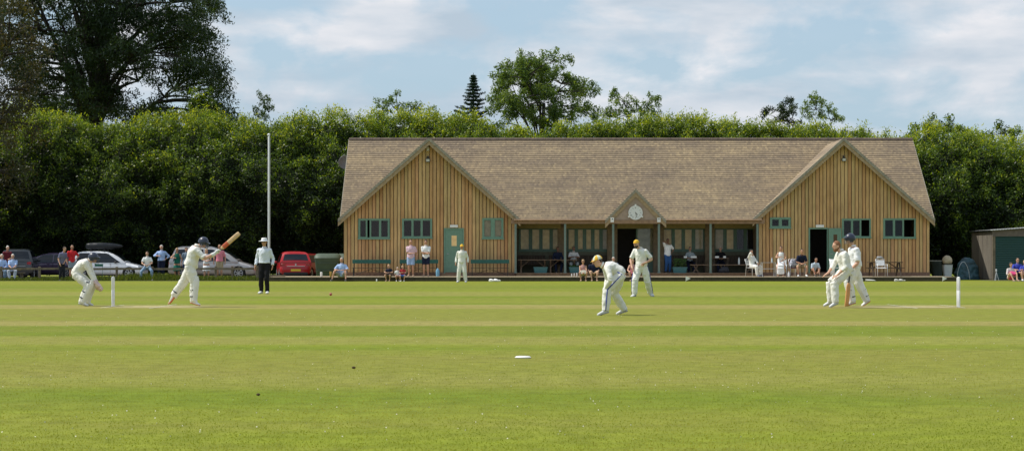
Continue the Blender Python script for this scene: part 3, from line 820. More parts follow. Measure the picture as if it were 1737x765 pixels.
# dish behind the left verge
dish = thing('satellite_dish', 'dark grey dish behind the left end of the pavilion roof', 'satellite dish', (GX(586, 103), 103, 0))
g = MB(); g.tube([(.25, .1, 3.0), (.25, .1, 6.3), (.05, 0, 6.4)], .03, 8); g.build('mast', plain('grey steel', (.2, .2, .21), .5, .5), dish)
g = MB(); prof = [(0.02, .10), (.15, .085), (.28, .045), (.38, 0), (.37, -.01), (.27, .03), (.14, .07), (0.02, .085)]
g.lathe(prof, 24, (0, -.1, 6.42), 'y'); g.build('reflector', plain('dish grey', (.14, .15, .18), .5), dish, smooth=40)
# aerial
ae = thing('tv_aerial', 'thin tv aerial above the right end of the ridge', 'aerial', (GX(1533, 104), 104, 6.6))
g = MB(); zt = GZ(226, 104) - 6.6
g.tube([(0, 0, 0), (0, 0, zt)], .012, 6); g.tube([(-.25, 0, zt), (.3, 0, zt)], .01, 6)
for i in range(5): g.tube([(-.2 + .11 * i, -.12, zt), (-.2 + .11 * i, .12, zt)], .006, 5)
g.build('rods', plain('aerial alloy', (.5, .5, .5), .4, .8), ae)
# ---------------------------------------------------------------- hedges and trees
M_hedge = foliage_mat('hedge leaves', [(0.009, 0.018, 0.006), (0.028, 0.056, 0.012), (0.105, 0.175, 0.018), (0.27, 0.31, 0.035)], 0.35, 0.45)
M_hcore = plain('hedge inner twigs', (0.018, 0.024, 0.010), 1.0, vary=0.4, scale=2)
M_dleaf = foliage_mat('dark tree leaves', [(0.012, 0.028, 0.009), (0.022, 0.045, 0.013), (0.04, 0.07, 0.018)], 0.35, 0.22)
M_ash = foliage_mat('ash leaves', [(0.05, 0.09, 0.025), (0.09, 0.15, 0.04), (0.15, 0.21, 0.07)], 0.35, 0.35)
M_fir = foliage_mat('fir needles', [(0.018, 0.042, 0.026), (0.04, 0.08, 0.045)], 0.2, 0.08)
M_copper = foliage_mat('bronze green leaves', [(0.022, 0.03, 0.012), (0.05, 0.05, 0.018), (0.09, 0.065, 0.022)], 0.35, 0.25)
M_bark = plain('bark', (0.035, 0.029, 0.023), 0.95, vary=0.35, scale=3, bump=0.6, bscale=14)

PROF = [(-1.0, 0.15), (-1.1, 1.3), (-1.8, 2.6), (-2.5, 4.2), (-2.4, 5.4), (-1.6, 7.0), (-0.4, 8.4), (0.9, 9.4), (2.2, 9.6), (3.4, 8.6)]
def hedge(label, X0, X1, Yc, hfun, nspr, per, seed, leaf=0.082, group=None, tmin=0.0):
    r = np.random.default_rng(seed)
    root = thing('hedge', label, 'hedge', ((X0 + X1) / 2, Yc, 0), group=group)
    P = np.array(PROF); seg = np.linalg.norm(np.diff(P, axis=0), axis=1); cum = np.concatenate([[0], np.cumsum(seg)])
    def at(t, x):
        k = np.clip(np.searchsorted(cum, t, side='right') - 1, 0, len(seg) - 1)
        f = (t - cum[k]) / seg[k]; p = P[k] + (P[k + 1] - P[k]) * f[:, None]
        d = (P[k + 1] - P[k]) / seg[k][:, None]; nrm = np.stack([-d[:, 1], d[:, 0]], 1)
        return p, nrm
    def surf(x, t, inset):
        p, nrm = at(t, x)
        sc = np.array([hfun(v) for v in x]) / 9.6
        d1 = np.array([noise.noise((a * .30 + seed, b * .33, 1.7)) for a, b in zip(x, t)])
        d2 = np.array([noise.noise((a * .85 + seed, b * .85, 7.7)) for a, b in zip(x, t)])
        d3 = np.array([noise.noise((a * 2.2 + seed, b * 2.2, 3.1)) for a, b in zip(x, t)])
        d = d1 * .9 + d2 * .8 + d3 * .5 - inset
        y = Yc + p[:, 0] + nrm[:, 0] * d; z = np.maximum(p[:, 1] * sc + nrm[:, 1] * d, 0.05)
        return np.stack([x, y, z], 1), np.stack([0 * x, nrm[:, 0], nrm[:, 1]], 1), d2 + d3 * .6
    # leaves in sprigs
    x = r.uniform(X0, X1, nspr); t = r.uniform(tmin * cum[-1], cum[-1] * .95, nspr)
    c, nr, dd = surf(x, t, 0.0)
    c += nr * (r.random(nspr)[:, None] * -.45)
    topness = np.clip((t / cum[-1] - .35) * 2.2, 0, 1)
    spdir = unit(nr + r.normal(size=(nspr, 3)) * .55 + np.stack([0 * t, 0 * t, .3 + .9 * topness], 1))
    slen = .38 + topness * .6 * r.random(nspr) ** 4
    sprint = np.clip(.0 + .80 * (t / cum[-1]) ** 1.2 + r.normal(size=nspr) * .15 + dd * .30, 0, 1)  # tint by height: yellow young shoots, plus painted-in sunlit top and shaded foot
    ci = np.repeat(np.arange(nspr), per); n = len(ci)
    u = r.random(n)
    pos = c[ci] + spdir[ci] * (u * slen[ci] - .12)[:, None] + r.normal(size=(n, 3)) * .10
    ay = unit(spdir[ci] * .8 + r.normal(size=(n, 3)) * .7 + np.array([0, 0, -.15]))
    ax = unit(np.cross(ay, unit(nr[ci] + r.normal(size=(n, 3)) * .6)))
    ax = unit(np.cross(unit(nr[ci] * .8 + np.array([0, 0, .5]) + r.normal(size=(n, 3)) * .5), ay))
    sz = leaf * (0.6 + .8 * r.random(n))
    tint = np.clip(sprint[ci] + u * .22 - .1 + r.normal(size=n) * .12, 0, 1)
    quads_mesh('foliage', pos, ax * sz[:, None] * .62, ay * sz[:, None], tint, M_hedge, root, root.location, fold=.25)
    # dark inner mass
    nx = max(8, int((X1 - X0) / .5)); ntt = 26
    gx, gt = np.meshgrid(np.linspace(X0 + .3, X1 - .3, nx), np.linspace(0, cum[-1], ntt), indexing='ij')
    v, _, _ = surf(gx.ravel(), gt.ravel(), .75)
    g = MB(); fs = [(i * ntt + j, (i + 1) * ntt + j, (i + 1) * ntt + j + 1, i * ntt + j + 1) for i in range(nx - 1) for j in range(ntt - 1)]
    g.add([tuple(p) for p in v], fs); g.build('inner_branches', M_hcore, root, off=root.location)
    return root
def hL(x):
    px = 868.5 + x * 28.2
    pts = [(-120, 205), (60, 178), (90, 178), (140, 190), (200, 204), (250, 208), (300, 205), (350, 185), (400, 188), (450, 187), (500, 195), (560, 200), (620, 198)]
    return 1.2 + (436 - np.interp(px, [p[0] for p in pts], [p[1] for p in pts])) / 28.2 - .3
def hM(x):
    px = 868.5 + x * 27.6
    pts = [(560, 200), (640, 193), (700, 188), (760, 196), (850, 202), (950, 207), (1050, 207), (1150, 200), (1200, 204), (1250, 193), (1350, 194), (1400, 200), (1480, 212), (1495, 226), (1520, 252)]
    return 1.2 + (436 - np.interp(px, [p[0] for p in pts], [p[1] for p in pts])) / 27.6 - .5
def hR(x):
    px = 868.5 + x * 28.8
    pts = [(1520, 232), (1560, 226), (1600, 219), (1640, 232), (1700, 232), (1800, 228)]
    return 1.2 + (436 - np.interp(px, [p[0] for p in pts], [p[1] for p in pts])) / 28.8 - .08
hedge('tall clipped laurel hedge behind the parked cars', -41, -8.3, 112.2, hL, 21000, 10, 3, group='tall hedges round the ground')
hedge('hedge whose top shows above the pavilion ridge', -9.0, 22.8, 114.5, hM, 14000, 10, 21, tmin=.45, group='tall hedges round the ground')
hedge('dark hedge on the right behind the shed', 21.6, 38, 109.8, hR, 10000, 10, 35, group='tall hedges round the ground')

def bez(a, b, c, n=7):
    return [a * (1 - t) ** 2 + b * 2 * t * (1 - t) + c * t * t for t in [i / n for i in range(n + 1)]]
def tree(name, label, base, trunk_top, clusters, mat, leaf, per, rc, trunk_r, seed, limb_r=.09, wood=M_bark, droop=0.0, cat='tree', group=None, flat=1.0, twigs=3):
    "clusters: list of (x,y,z) relative to the base, leaf clumps hung on real limbs"
    r = np.random.default_rng(seed); rr = random.Random(seed)
    root = thing(name, label, cat, base, group=group)
    g = MB(); tt = Vector(trunk_top)
    tp = bez(Vector((0, 0, -.1)), Vector((tt.x * .2, tt.y * .2, tt.z * .5)), tt, 9)
    g.tube(tp, [trunk_r * (1 - .62 * i / 9) for i in range(10)], 10)
    # leaders: clusters hang off nearest of a few main limbs
    cl = [Vector(c) for c in clusters]
    tips = []
    nl = max(3, len(cl) // 9)
    mains = []
    for k in range(nl):
        tgt = cl[rr.randrange(len(cl))] * .72 + tt * .28
        st = tp[rr.randrange(4, 10)]
        if tgt.z < st.z: st = tp[3] if tgt.z < tp[4].z else tp[4]
        mid = (st + tgt) / 2 + Vector((rr.uniform(-.6, .6), rr.uniform(-.5, .5), .12 * (tgt - st).length))
        pts = bez(st, mid, tgt, 8); g.tube(pts, [trunk_r * .33 * (1 - .75 * i / 8) for i in range(9)], 7); mains.append(pts)
    allp = [p for m_ in mains for p in m_[2:]] + tp[5:]
    for c in cl:
        st = min(allp, key=lambda p: (p - c).length + (2.0 if p.z > c.z + .5 else 0))
        mid = (st + c) / 2 + Vector((rr.uniform(-.3, .3), rr.uniform(-.3, .3), .15 * (c - st).length))
        pts = bez(st, mid, c, 6); g.tube(pts, [limb_r * (1 - .8 * i / 6) for i in range(7)], 5)
        for q in range(twigs):
            d = Vector(rr.gauss(0, 1) for _ in range(3)).normalized() * rc * rr.uniform(.6, 1.1); d.z = d.z * flat - droop * rc * .4
            g.tube([pts[4], (pts[4] + c + d) / 2 + Vector((0, 0, .1)), c + d], [limb_r * .3, limb_r * .2, limb_r * .08], 4); tips.append(c + d)
        tips.append(c)
    g.build('trunk', wood, root, smooth=True)
    T = np.array([tuple(t) for t in tips]); n = len(T) * per
    ci = np.repeat(np.arange(len(T)), per)
    dv = rand_dirs(n) * (r.random(n) ** .6)[:, None] * rc * .62; dv[:, 2] *= flat
    dv[:, 2] -= droop * (dv[:, 0] ** 2 + dv[:, 1] ** 2) * .3
    pos = T[ci] + dv
    ay = unit(r.normal(size=(n, 3)) + np.array([0, 0, -.35 - droop])); ax = unit(np.cross(ay, r.normal(size=(n, 3)) * .7 + np.array([0, 0, .8])))
    sz = leaf * (.6 + .8 * r.random(n))
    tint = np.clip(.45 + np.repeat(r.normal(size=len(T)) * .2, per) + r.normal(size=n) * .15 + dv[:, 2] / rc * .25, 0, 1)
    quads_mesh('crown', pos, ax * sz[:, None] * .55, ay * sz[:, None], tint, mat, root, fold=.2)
    return root
def from_px(base, Y, pts, r, dy=2.0, jit=.3):
    "crown clumps given where they show, spread through the tree's depth"
    o = []
    for px, py in pts:
        w = W(px, py, Y); o.append((w.x - base[0] + r.gauss(0, jit), r.uniform(-dy, dy), w.z + r.gauss(0, jit)))
    return o
# the big old tree at the left
rr = random.Random(5); YT = 126.0
base = (GX(158, YT), YT, 0)
outline = [(360, 8), (335, 12), (300, 25), (330, 70), (318, 45), (345, 62), (325, 98), (350, 108), (365, 125), (352, 148), (372, 178), (345, 172), (330, 130), (355, 195)]
pts = [(a + rr.uniform(-7, 3), b + rr.uniform(-6, 6)) for a, b in outline for _ in range(3)]
while len(pts) < 325:
    px = rr.uniform(-60, 350) if len(pts) % 3 else rr.uniform(40, 200); py = rr.uniform(-190, 205)
    e = ((px - 140) / 215) ** 2 + ((py - 20) / 215) ** 2
    if e > 1.15: continue
    if px > 330 - max(0, 40 - py) * .5: continue
    if px < 30 and rr.random() < .3: continue
    pts.append((px, py))
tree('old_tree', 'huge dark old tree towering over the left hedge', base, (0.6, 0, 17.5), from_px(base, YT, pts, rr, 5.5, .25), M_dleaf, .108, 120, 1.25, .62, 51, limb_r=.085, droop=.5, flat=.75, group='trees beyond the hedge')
# the bronze-tinged tree at the left edge, nearer than the hedge
rr = random.Random(9); YT = 106.5; base = (GX(-45, YT), YT, 0)
pts = []
while len(pts) < 80:
    px = rr.uniform(-230, 62); py = rr.uniform(-10, 400)
    lim = np.interp(py, [-10, 30, 60, 120, 180, 240, 320, 400], [-30, 18, 36, 50, 52, 58, 40, 5])
    if px > lim - 12: continue
    pts.append((px, py))
pts += [(28, 60), (38, 100), (40, 140), (45, 200), (20, 25), (40, 250), (35, 300)]
tree('bronze_leaved_tree', 'bronze green tree filling the left edge of the view', base, (0, 0, 11), from_px(base, YT, pts, rr, 3.0, .2), M_copper, .10, 110, 1.15, .35, 52, droop=.2)
# a screen of trees outside the left of the view, whose shade falls on the car park
# the ash behind the middle
rr = random.Random(13); YT = 125.0; base = (GX(915, YT), YT, 0)
pts = [(882, 112), (896, 104), (935, 102), (950, 108), (858, 112), (842, 140), (850, 128), (965, 125), (972, 138), (992, 152), (1000, 165), (985, 145), (975, 165), (860, 150), (990, 185), (1003, 195), (838, 175), (845, 165), (835, 190)]
while len(pts) < 85:
    px = rr.uniform(838, 1000); py = rr.uniform(100, 215)
    top = np.interp(px, [838, 860, 890, 940, 960, 985, 1005], [165, 118, 103, 103, 120, 142, 165])
    if py < top + 5: continue
    if px > 950 and rr.random() < .45: continue
    pts.append((px, py))
tree('ash_tree', 'broad airy ash tree rising behind the middle of the pavilion', base, (0.3, 0, 11.5), from_px(base, YT, pts, rr, 2.6, .08), M_ash, .10, 85, .62, .28, 53, limb_r=.05, group='trees beyond the hedge')
rr = random.Random(14); base = (GX(1070, YT), YT, 0)
pts = [(1038, 165), (1045, 175), (1032, 185), (1048, 160), (1060, 170), (1072, 180), (1078, 172), (1085, 185), (1096, 180), (1106, 172), (1112, 168), (1104, 185), (1092, 192), (1050, 190), (1040, 198), (1065, 195), (1110, 195), (1030, 200)]
tree('sparse_tree', 'thin sparse tree top right of the broad ash', base, (0, 0, 10), from_px(base, YT, pts, rr, 1.2, .05), M_ash, .09, 42, .42, .16, 54, limb_r=.035, group='trees beyond the hedge')
rr = random.Random(15); base = (GX(1345, YT), YT, 0)
pts = [(1305, 185), (1315, 192), (1300, 192), (1322, 182), (1342, 170), (1345, 180), (1333, 190), (1348, 192), (1328, 200), (1340, 203), (1318, 204), (1350, 207)]
tree('dark_sparse_tree', 'small dark leaved tree top above the right of the ridge', base, (0, 0, 10), from_px(base, YT, pts, rr, 1.0, .05), M_dleaf, .09, 45, .42, .14, 55, limb_r=.03, group='trees beyond the hedge')
base = (GX(1385, YT), YT, 0)
pts = [(1372, 168), (1368, 180), (1391, 167), (1380, 178), (1395, 182), (1405, 188), (1388, 192), (1412, 193), (1422, 200), (1375, 195), (1362, 190), (1400, 200), (1415, 203)]
tree('sparse_tree', 'light green wispy tree top beside the small dark one', base, (0, 0, 10), from_px(base, YT, pts, rr, 1.0, .05), M_ash, .085, 40, .40, .14, 56, limb_r=.03, group='trees beyond the hedge')
rr = random.Random(16); base = (GX(665, YT), YT, 0)
pts = [(643, 180), (650, 172), (658, 178), (672, 162), (668, 172), (660, 188), (678, 178), (695, 180), (702, 188), (710, 182), (688, 190), (645, 192), (735, 185)]
tree('sparse_tree', 'wispy tree tops poking over the hedge left of the fir', base, (0, 0, 10), from_px(base, YT, pts, rr, 1.0, .05), M_ash, .085, 34, .38, .14, 57, limb_r=.03, group='trees beyond the hedge')
base = (GX(448, YT), YT, 0)
pts = [(440, 165), (443, 175), (452, 178), (447, 185), (460, 183), (456, 172), (436, 184), (445, 190), (438, 196), (453, 193), (448, 200)]
tree('sparse_tree', 'small wispy twig top above the hedge near the white pole', base, (0, 0, 10), from_px(base, YT, pts, rr, .8, .05), M_ash, .08, 26, .34, .12, 58, limb_r=.025, group='trees beyond the hedge')
# bright green sapling top under the old tree
rr = random.Random(18); base = (GX(345, 118), 118, 0)
pts = [(340, 155), (350, 162), (335, 170), (345, 175), (356, 180), (330, 185), (342, 190), (360, 192)]
tree('young_tree', 'bright green sapling top against the old tree', base, (0, 0, 9.5), from_px(base, 118, pts, rr, .8, .05), M_hedge, .11, 60, .5, .12, 59, limb_r=.03, group='trees beyond the hedge')
# right-hand low tops
rr = random.Random(19); base = (GX(1600, 118), 118, 0)
pts = [(1548, 232), (1560, 226), (1580, 222), (1590, 216), (1606, 214), (1620, 222), (1636, 228), (1650, 234), (1700, 228), (1720, 230), (1672, 238)]
tree('bushy_tree', 'bushy green tree top right of the pavilion roof', base, (0, 0, 7.5), from_px(base, 118, pts, rr, .8, .1), M_hedge, .10, 90, .6, .15, 60, limb_r=.04, group='trees beyond the hedge')
# the fir
def fir(base, zt, zb, rad):
    root = thing('fir_tree', 'dark pointed fir standing left of the broad ash', 'tree', base, group='trees beyond the hedge')
    r = np.random.default_rng(77); g = MB(); g.tube([(0, 0, 0), (0, 0, zt * .7), (0, 0, zt)], [.2, .1, .015], 8)
    cs = []; ayl = []
    z = zb
    while z < zt - .12:
        f = (zt - z) / (zt - zb); R = rad * (f ** .9) * r.uniform(.85, 1.1)
        nb = 8
        a0 = r.uniform(0, 6)
        for k in range(nb):
            a = a0 + 2 * PI * k / nb + r.normal() * .15; Rk = R * r.uniform(.5, 1.18)
            end = np.array([math.cos(a) * Rk, math.sin(a) * Rk, z - .10 * Rk + .16 * Rk])
            mid = np.array([math.cos(a) * Rk * .55, math.sin(a) * Rk * .55, z - .16 * Rk])
            g.tube([(0, 0, z), tuple(mid), tuple(end)], [.03, .02, .006], 4)
            m_ = int(26 + 90 * Rk)
            t = r.random(m_) ** .8
            p = (1 - t)[:, None] ** 2 * np.array([0, 0, z]) + (2 * t * (1 - t))[:, None] * mid + (t ** 2)[:, None] * end
            p = p + r.normal(size=(m_, 3)) * np.array([.07, .07, .04]) * (.6 + .5 * (1 - t))[:, None]
            cs.append(p)
        z += .26 * (.55 + .6 * f)
    g.build('trunk', M_bark, root)
    P_ = np.concatenate(cs); n = len(P_)
    ay = unit(r.normal(size=(n, 3)) * np.array([1, 1, .5])); ax = unit(np.cross(ay, r.normal(size=(n, 3)) * .4 + np.array([0, 0, 1])))
    quads_mesh('crown', P_, ax * .04, ay * .09, r.random(n), M_fir, root, fold=.1)
fir((GX(803, 122), 122, 0), GZ(124, 122), GZ(205, 122), 1.35)
# ---------------------------------------------------------------- people
SKINS = {'fair': (0.62, 0.36, 0.25), 'tan': (0.50, 0.27, 0.17), 'brown': (0.20, 0.10, 0.06), 'pale': (0.68, 0.43, 0.32)}
def skin(k): return plain('skin ' + k, SKINS[k], 0.55, vary=0.07, scale=20, spec=0.35)
HAIRC = {'brown': (0.06, 0.035, 0.02), 'dark': (0.02, 0.014, 0.011), 'grey': (0.42, 0.40, 0.37), 'white': (0.62, 0.60, 0.56), 'blond': (0.42, 0.28, 0.13), 'ginger': (0.22, 0.09, 0.035)}
def hairm(k): return plain('hair ' + k, HAIRC[k], 0.7, vary=0.25, scale=30, bump=0.6, bscale=60)
WH = cloth('cricket whites', (0.76, 0.755, 0.70), 0.05)
WHB = cloth('bright white', (0.78, 0.79, 0.80), 0.04)
M_eye = plain('eye dark', (0.02, 0.015, 0.012), 0.3); M_lip = plain('lip', (0.35, 0.13, 0.11), 0.5)
M_shoe = plain('white shoe leather', (0.74, 0.74, 0.72), 0.5, vary=.05)
M_sole = plain('shoe sole', (0.35, 0.34, 0.32), 0.8)

def V(*a): return Vector(a)
def ik(a, c, l1, l2, hint):
    d = c - a; L_ = d.length; mx_ = (l1 + l2) * .998
    if L_ > mx_: c = a + d * (mx_ / L_); d = c - a; L_ = mx_
    n = d / L_
    k = (l1 * l1 - l2 * l2 + L_ * L_) / (2 * L_); h = math.sqrt(max(0, l1 * l1 - k * k))
    hv = Vector(hint) - n * Vector(hint).dot(n)
    if hv.length < 1e-4: hv = n.cross(V(1, 0, 0))
    hv.normalize()
    return a + n * k + hv * h, c

def hand_shape(g, wr, fd, pn, k, side, curl, seg=6, inf=0.0):
    "palm with five separate bent fingers; fd: finger direction, pn: palm normal (towards the inside of the grip)"
    fd = fd.normalized(); pn = (pn - fd * pn.dot(fd)).normalized(); w = fd.cross(pn) * side
    a = .044 * k + inf; b = .017 * k + inf
    g.loft([(wr - fd * .02 * k, w * (.026 * k + inf), pn * (.02 * k + inf)), (wr + fd * .02 * k, w * (.032 * k + inf), pn * (.02 * k + inf)), (wr + fd * .06 * k, w * a, pn * b), (wr + fd * .092 * k, w * a, pn * (.014 * k + inf))], 10, 2.6)
    ls = (.066, .076, .070, .054)
    for i, l in enumerate(ls):
        p = wr + fd * .088 * k + w * (.031 - .0207 * i) * k
        pts = [p]; ang = curl * .35
        for j, q in enumerate((.42, .33, .25)):
            d = fd * math.cos(ang) + pn * math.sin(ang) + w * (.06 - .04 * i)
            p = p + d.normalized() * l * q * k; pts.append(p); ang += curl * .5
        r = .0088 * k + inf
        g.tube(pts, [r, r, r * .92, r * .75], seg)
    p = wr + fd * .03 * k + w * .034 * k
    d0 = (w * .75 + fd * .65 + pn * .35 * curl).normalized(); d1 = (w * .3 + fd * .9 + pn * .5 * curl).normalized()
    r = .0105 * k + inf
    g.tube([p - w * .015 * k, p + d0 * .034 * k, p + d0 * .034 * k + d1 * .03 * k, p + d0 * .034 * k + d1 * .055 * k], [r * 1.15, r, r * .9, r * .7], seg)

def person(label, base, pelvis, chest, head, face, wrists, ankles, toes, H=1.78, arm_hint=None, leg_hint=None, hip_ax=None, sh_ax=None,
           skin_k='fair', hair='brown', hair_style='short', top=None, bottom=None, shoe=M_shoe, hat=None, extra=(), gender='m', hi=False,
           curl=(.6, .6), hand_dir=None, gloves=None, pads=False, head_up=None, group=None, beard=None, bulk=1.0, cat='person', palm=None, sock=None, glasses=False):
    """all joints in world metres. wrists/ankles/toes: (left, right) of the person.
    top: dict(m, sleeve 0..2 , hem, r); bottom: dict(kind trousers/shorts/skirt, m, ...)"""
    k = H / 1.78; base = Vector(base)
    root = thing('person', label, cat, base, group=group)
    pelvis = Vector(pelvis); chest = Vector(chest); head = Vector(head); face = Vector(face).normalized()
    spine = (chest - pelvis); sp = spine.normalized()
    def lat(ax, fallback):
        if ax is not None: v = Vector(ax)
        else: v = Vector((0, 0, 1)).cross(fallback)
        v = v - sp * v.dot(sp) * .0
        return v.normalized()
    fwd = Vector((face.x, face.y, 0)).normalized()
    sa = lat(sh_ax, fwd)            # points to the person's left
    ha = lat(hip_ax, fwd if sh_ax is None else sa.cross(Vector((0, 0, 1))))
    fw_t = sa.cross(sp) * -1
    if fw_t.dot(fwd) < 0 and abs(fw_t.dot(fwd)) > .2: pass
    shw = (.172 if gender == 'm' else .155) * k; hpw = (.088 if gender == 'm' else .095) * k
    SH = [chest + sa * shw - sp * .03 * k, chest - sa * shw - sp * .03 * k]; HP = [pelvis + ha * hpw, pelvis - ha * hpw]
    l_ua, l_fa, l_th, l_sh = .295 * k, .262 * k, .435 * k, .432 * k
    ah = arm_hint or [(-fwd + sa * .4) * 1, (-fwd - sa * .4)]
    lh = leg_hint or [fwd + ha * .1, fwd - ha * .1]
    EL = []; WR = []; KN = []; AN = []
    for i in range(2):
        e, w = ik(SH[i], Vector(wrists[i]), l_ua, l_fa, ah[i]); EL.append(e); WR.append(w)
        n_, a_ = ik(HP[i], Vector(ankles[i]), l_th, l_sh, lh[i]); KN.append(n_); AN.append(a_)
    TO = [Vector(t) for t in toes]
    hu = Vector(head_up).normalized() if head_up is not None else Vector((0, 0, 1))
    face = (face - hu * face.dot(hu)).normalized(); hs = hu.cross(face)
    vox = .0125 if hi else .019
    # torso sections
    def sect(s, infl, wid=1.0, dep=1.0, table=None):
        T = [(-.20, .085, .07), (-.06, .150, .112), (.10, .158, .115), (.40, .136, .102), (.70, .156, .116), (.90, .160, .102), (1.02, .118, .078), (1.12, .062, .06)]
        if gender == 'f': T = [(-.20, .09, .08), (-.06, .160, .118), (.10, .160, .116), (.42, .120, .092), (.70, .142, .118), (.90, .140, .092), (1.02, .10, .07), (1.12, .054, .054)]
        xs = [t[0] for t in T]
        a = float(np.interp(s, xs, [t[1] for t in T])); b = float(np.interp(s, xs, [t[2] for t in T]))
        L_ = spine.length
        bend = bow * math.sin(PI * min(1, max(0, s))) * L_
        c = pelvis + spine * s + bowdir * bend
        f_ = min(1, max(0, s)); ax = (ha * (1 - f_) + sa * f_).normalized()
        ax = (ax - sp * ax.dot(sp)).normalized(); fr = sp.cross(ax)
        return (c, ax * (a * bulk * k * wid + infl), fr * (b * bulk * k * dep + infl))
    leanf = abs(sp.z)
    bow = .10 if leanf < .8 else .02
    bowdir = (V(0, 0, 1) - sp * sp.z); bowdir = bowdir.normalized() if bowdir.length > .05 else -fwd
    g = MB()
    g.loft([sect(s, -.004) for s in (-.2, -.12, -.03, .1, .25, .4, .55, .7, .82, .92, 1.02, 1.12)], 18)
    nk = chest + spine.normalized() * .05 * k; hb = head - hu * .085 * k - face * .012 * k
    g.tube([nk - sp * .05, (nk + hb) / 2, hb + hu * .03], [.062 * k, .052 * k, .052 * k], 12)
    HK = k * (1.0 if H > 1.35 else 1.18)
    prof = [(-1.02, .026, .030, .034), (-.86, .044, .052, .026), (-.55, .060, .074, .012), (-.2, .068, .086, .004), (.15, .073, .092, 0), (.5, .071, .091, -.004), (.8, .052, .070, -.008), (.98, .024, .034, -.01)]
    g.loft([(head + hu * h * .113 * HK + face * f * HK, hs * a * HK, face * b * HK) for h, a, b, f in prof], 16)
    for i, s_ in ((0, 1), (1, -1)):
        g.ball(SH[i], .058 * k, 12, 8)
        g.tube([SH[i], SH[i] * .5 + EL[i] * .5, EL[i]], [.054 * k, .047 * k, .040 * k], 10)
        d = (WR[i] - EL[i])
        g.tube([EL[i] - d * .02, EL[i] + d * .3, EL[i] + d * .7, WR[i] + d.normalized() * .01], [.040 * k, .042 * k, .032 * k, .026 * k], 10)
        g.tube([HP[i] + (KN[i] - HP[i]) * .02, HP[i] * .6 + KN[i] * .4, KN[i]], [.088 * k * bulk, .078 * k * bulk, .055 * k], 12)
        d = AN[i] - KN[i]; back = (V(0, 0, 0) + (sa.cross(V(0, 0, 1)))) * .012 * k
        g.tube([KN[i] - d * .03, KN[i] + d * .28 + back, KN[i] + d * .65, AN[i]], [.055 * k, .056 * k, .040 * k, .036 * k], 12)
        fd = (TO[i] - AN[i]); g.tube([AN[i] + V(0, 0, 0), AN[i] + fd * .6 - V(0, 0, .025 * k), TO[i]], [.036 * k, .034 * k, .026 * k], 10)
    body = evald(g, [skin(skin_k), M_eye, M_lip], vox, 4)
    # details joined into the same mesh: nose, ears, eyes, mouth, hands
    d_ = MB()
    hd = []
    for i, s_ in ((0, 1), (1, -1)):
        fdir = (WR[i] - EL[i]).normalized()
        if hand_dir and hand_dir[i] is not None: fdir = Vector(hand_dir[i]).normalized()
        pn = Vector(palm[i]) if palm and palm[i] is not None else (-sa * s_ * .8 + fwd * .3)
        if abs(pn.normalized().dot(fdir)) > .9: pn = V(0, 0, -1)
        hd.append((WR[i], fdir, pn, s_, curl[i]))
        if not gloves: hand_shape(d_, WR[i], fdir, pn, k, s_, curl[i], 6)
    d_.tube([head + face * .086 * HK + hu * .022 * HK, head + face * .104 * HK - hu * .020 * HK], [.008 * HK, .015 * HK], 8)
    for s_ in (1, -1):
        d_.ball(head + hs * s_ * .074 * HK - hu * .008 * HK - face * .008, (.012 * HK, .020 * HK, .032 * HK), 8, 6, (hs, face, hu))
        d_.cur = 1; d_.ball(head + hs * s_ * .031 * HK + face * .083 * HK + hu * .014 * HK, (.015 * HK, .006 * HK, .008 * HK), 8, 5, (hs, face, hu)); d_.cur = 0
    d_.cur = 2; d_.ball(head + face * .086 * HK - hu * .056 * HK, (.024 * HK, .006 * HK, .006 * HK), 8, 5, (hs, face, hu)); d_.cur = 0
    me2 = d_.mesh('x'); me2.polygons.foreach_set('material_index', d_.m)
    bm = bmesh.new(); bm.from_mesh(me2); bmesh.ops.recalc_face_normals(bm, faces=bm.faces); bm.from_mesh(body); bm.to_mesh(body); bm.free()
    body.polygons.foreach_set('use_smooth', [True] * len(body.polygons))
    link_mesh('body', body, root, base)
    # clothes
    def garment(name, gg, m, vx=None, disp=.022, sc=.10, it=3):
        me = evald(gg, [m], vx or (.0135 if hi else .021), it, disp * 1.5 if hi else disp * .9, sc)
        return link_mesh(name, me, root, base)
    if bottom:
        kd = bottom.get('kind', 'trousers'); m = bottom['m']; fl = bottom.get('flare', 1.0)
        gg = MB()
        if kd in ('trousers', 'shorts'):
            gg.loft([sect(s, .016 * k) for s in (-.17, -.1, 0, .1, .2, bottom.get('waist', .30))], 18)
            for i in range(2):
                hp = HP[i]; kn = KN[i]; an = AN[i]
                if kd == 'shorts':
                    e = hp.lerp(kn, bottom.get('len', .86))
                    gg.tube([hp, hp.lerp(e, .5), e], [.108 * k * bulk, .102 * k * bulk, .092 * k * bulk], 14)
                else:
                    up = (an - kn).normalized()
                    gg.tube([hp, hp.lerp(kn, .5), kn - (kn - hp) * .02], [.108 * k * bulk, .094 * k * fl * bulk, .081 * k * fl], 14)
                    gg.tube([kn - up * .03, kn.lerp(an, .5), an + up * (.005)], [.081 * k * fl, .077 * k * fl, .064 * k * fl], 14)
            garment('trousers' if kd == 'trousers' else 'shorts', gg, m)
            if bottom.get('stripe') is not None:
                st = MB()
                for i in range(2):
                    sd_ = ha * (1 if i == 0 else -1)
                    rad = .082 * k * fl; P_ = [pelvis + ha * (1 if i == 0 else -1) * .165 * k + sp * .1, HP[i] + sd_ * .104 * k, HP[i].lerp(KN[i], .5) + sd_ * .1 * k * fl, KN[i] + sd_ * .087 * k * fl, KN[i].lerp(AN[i], .5) + sd_ * .083 * k * fl, AN[i] + sd_ * .069 * k * fl]
                    st.tube(P_, [.010] * 6, 6)
                st.build('stripe', bottom['stripe'], root, off=base, smooth=True)
        else:   # skirt or dress skirt
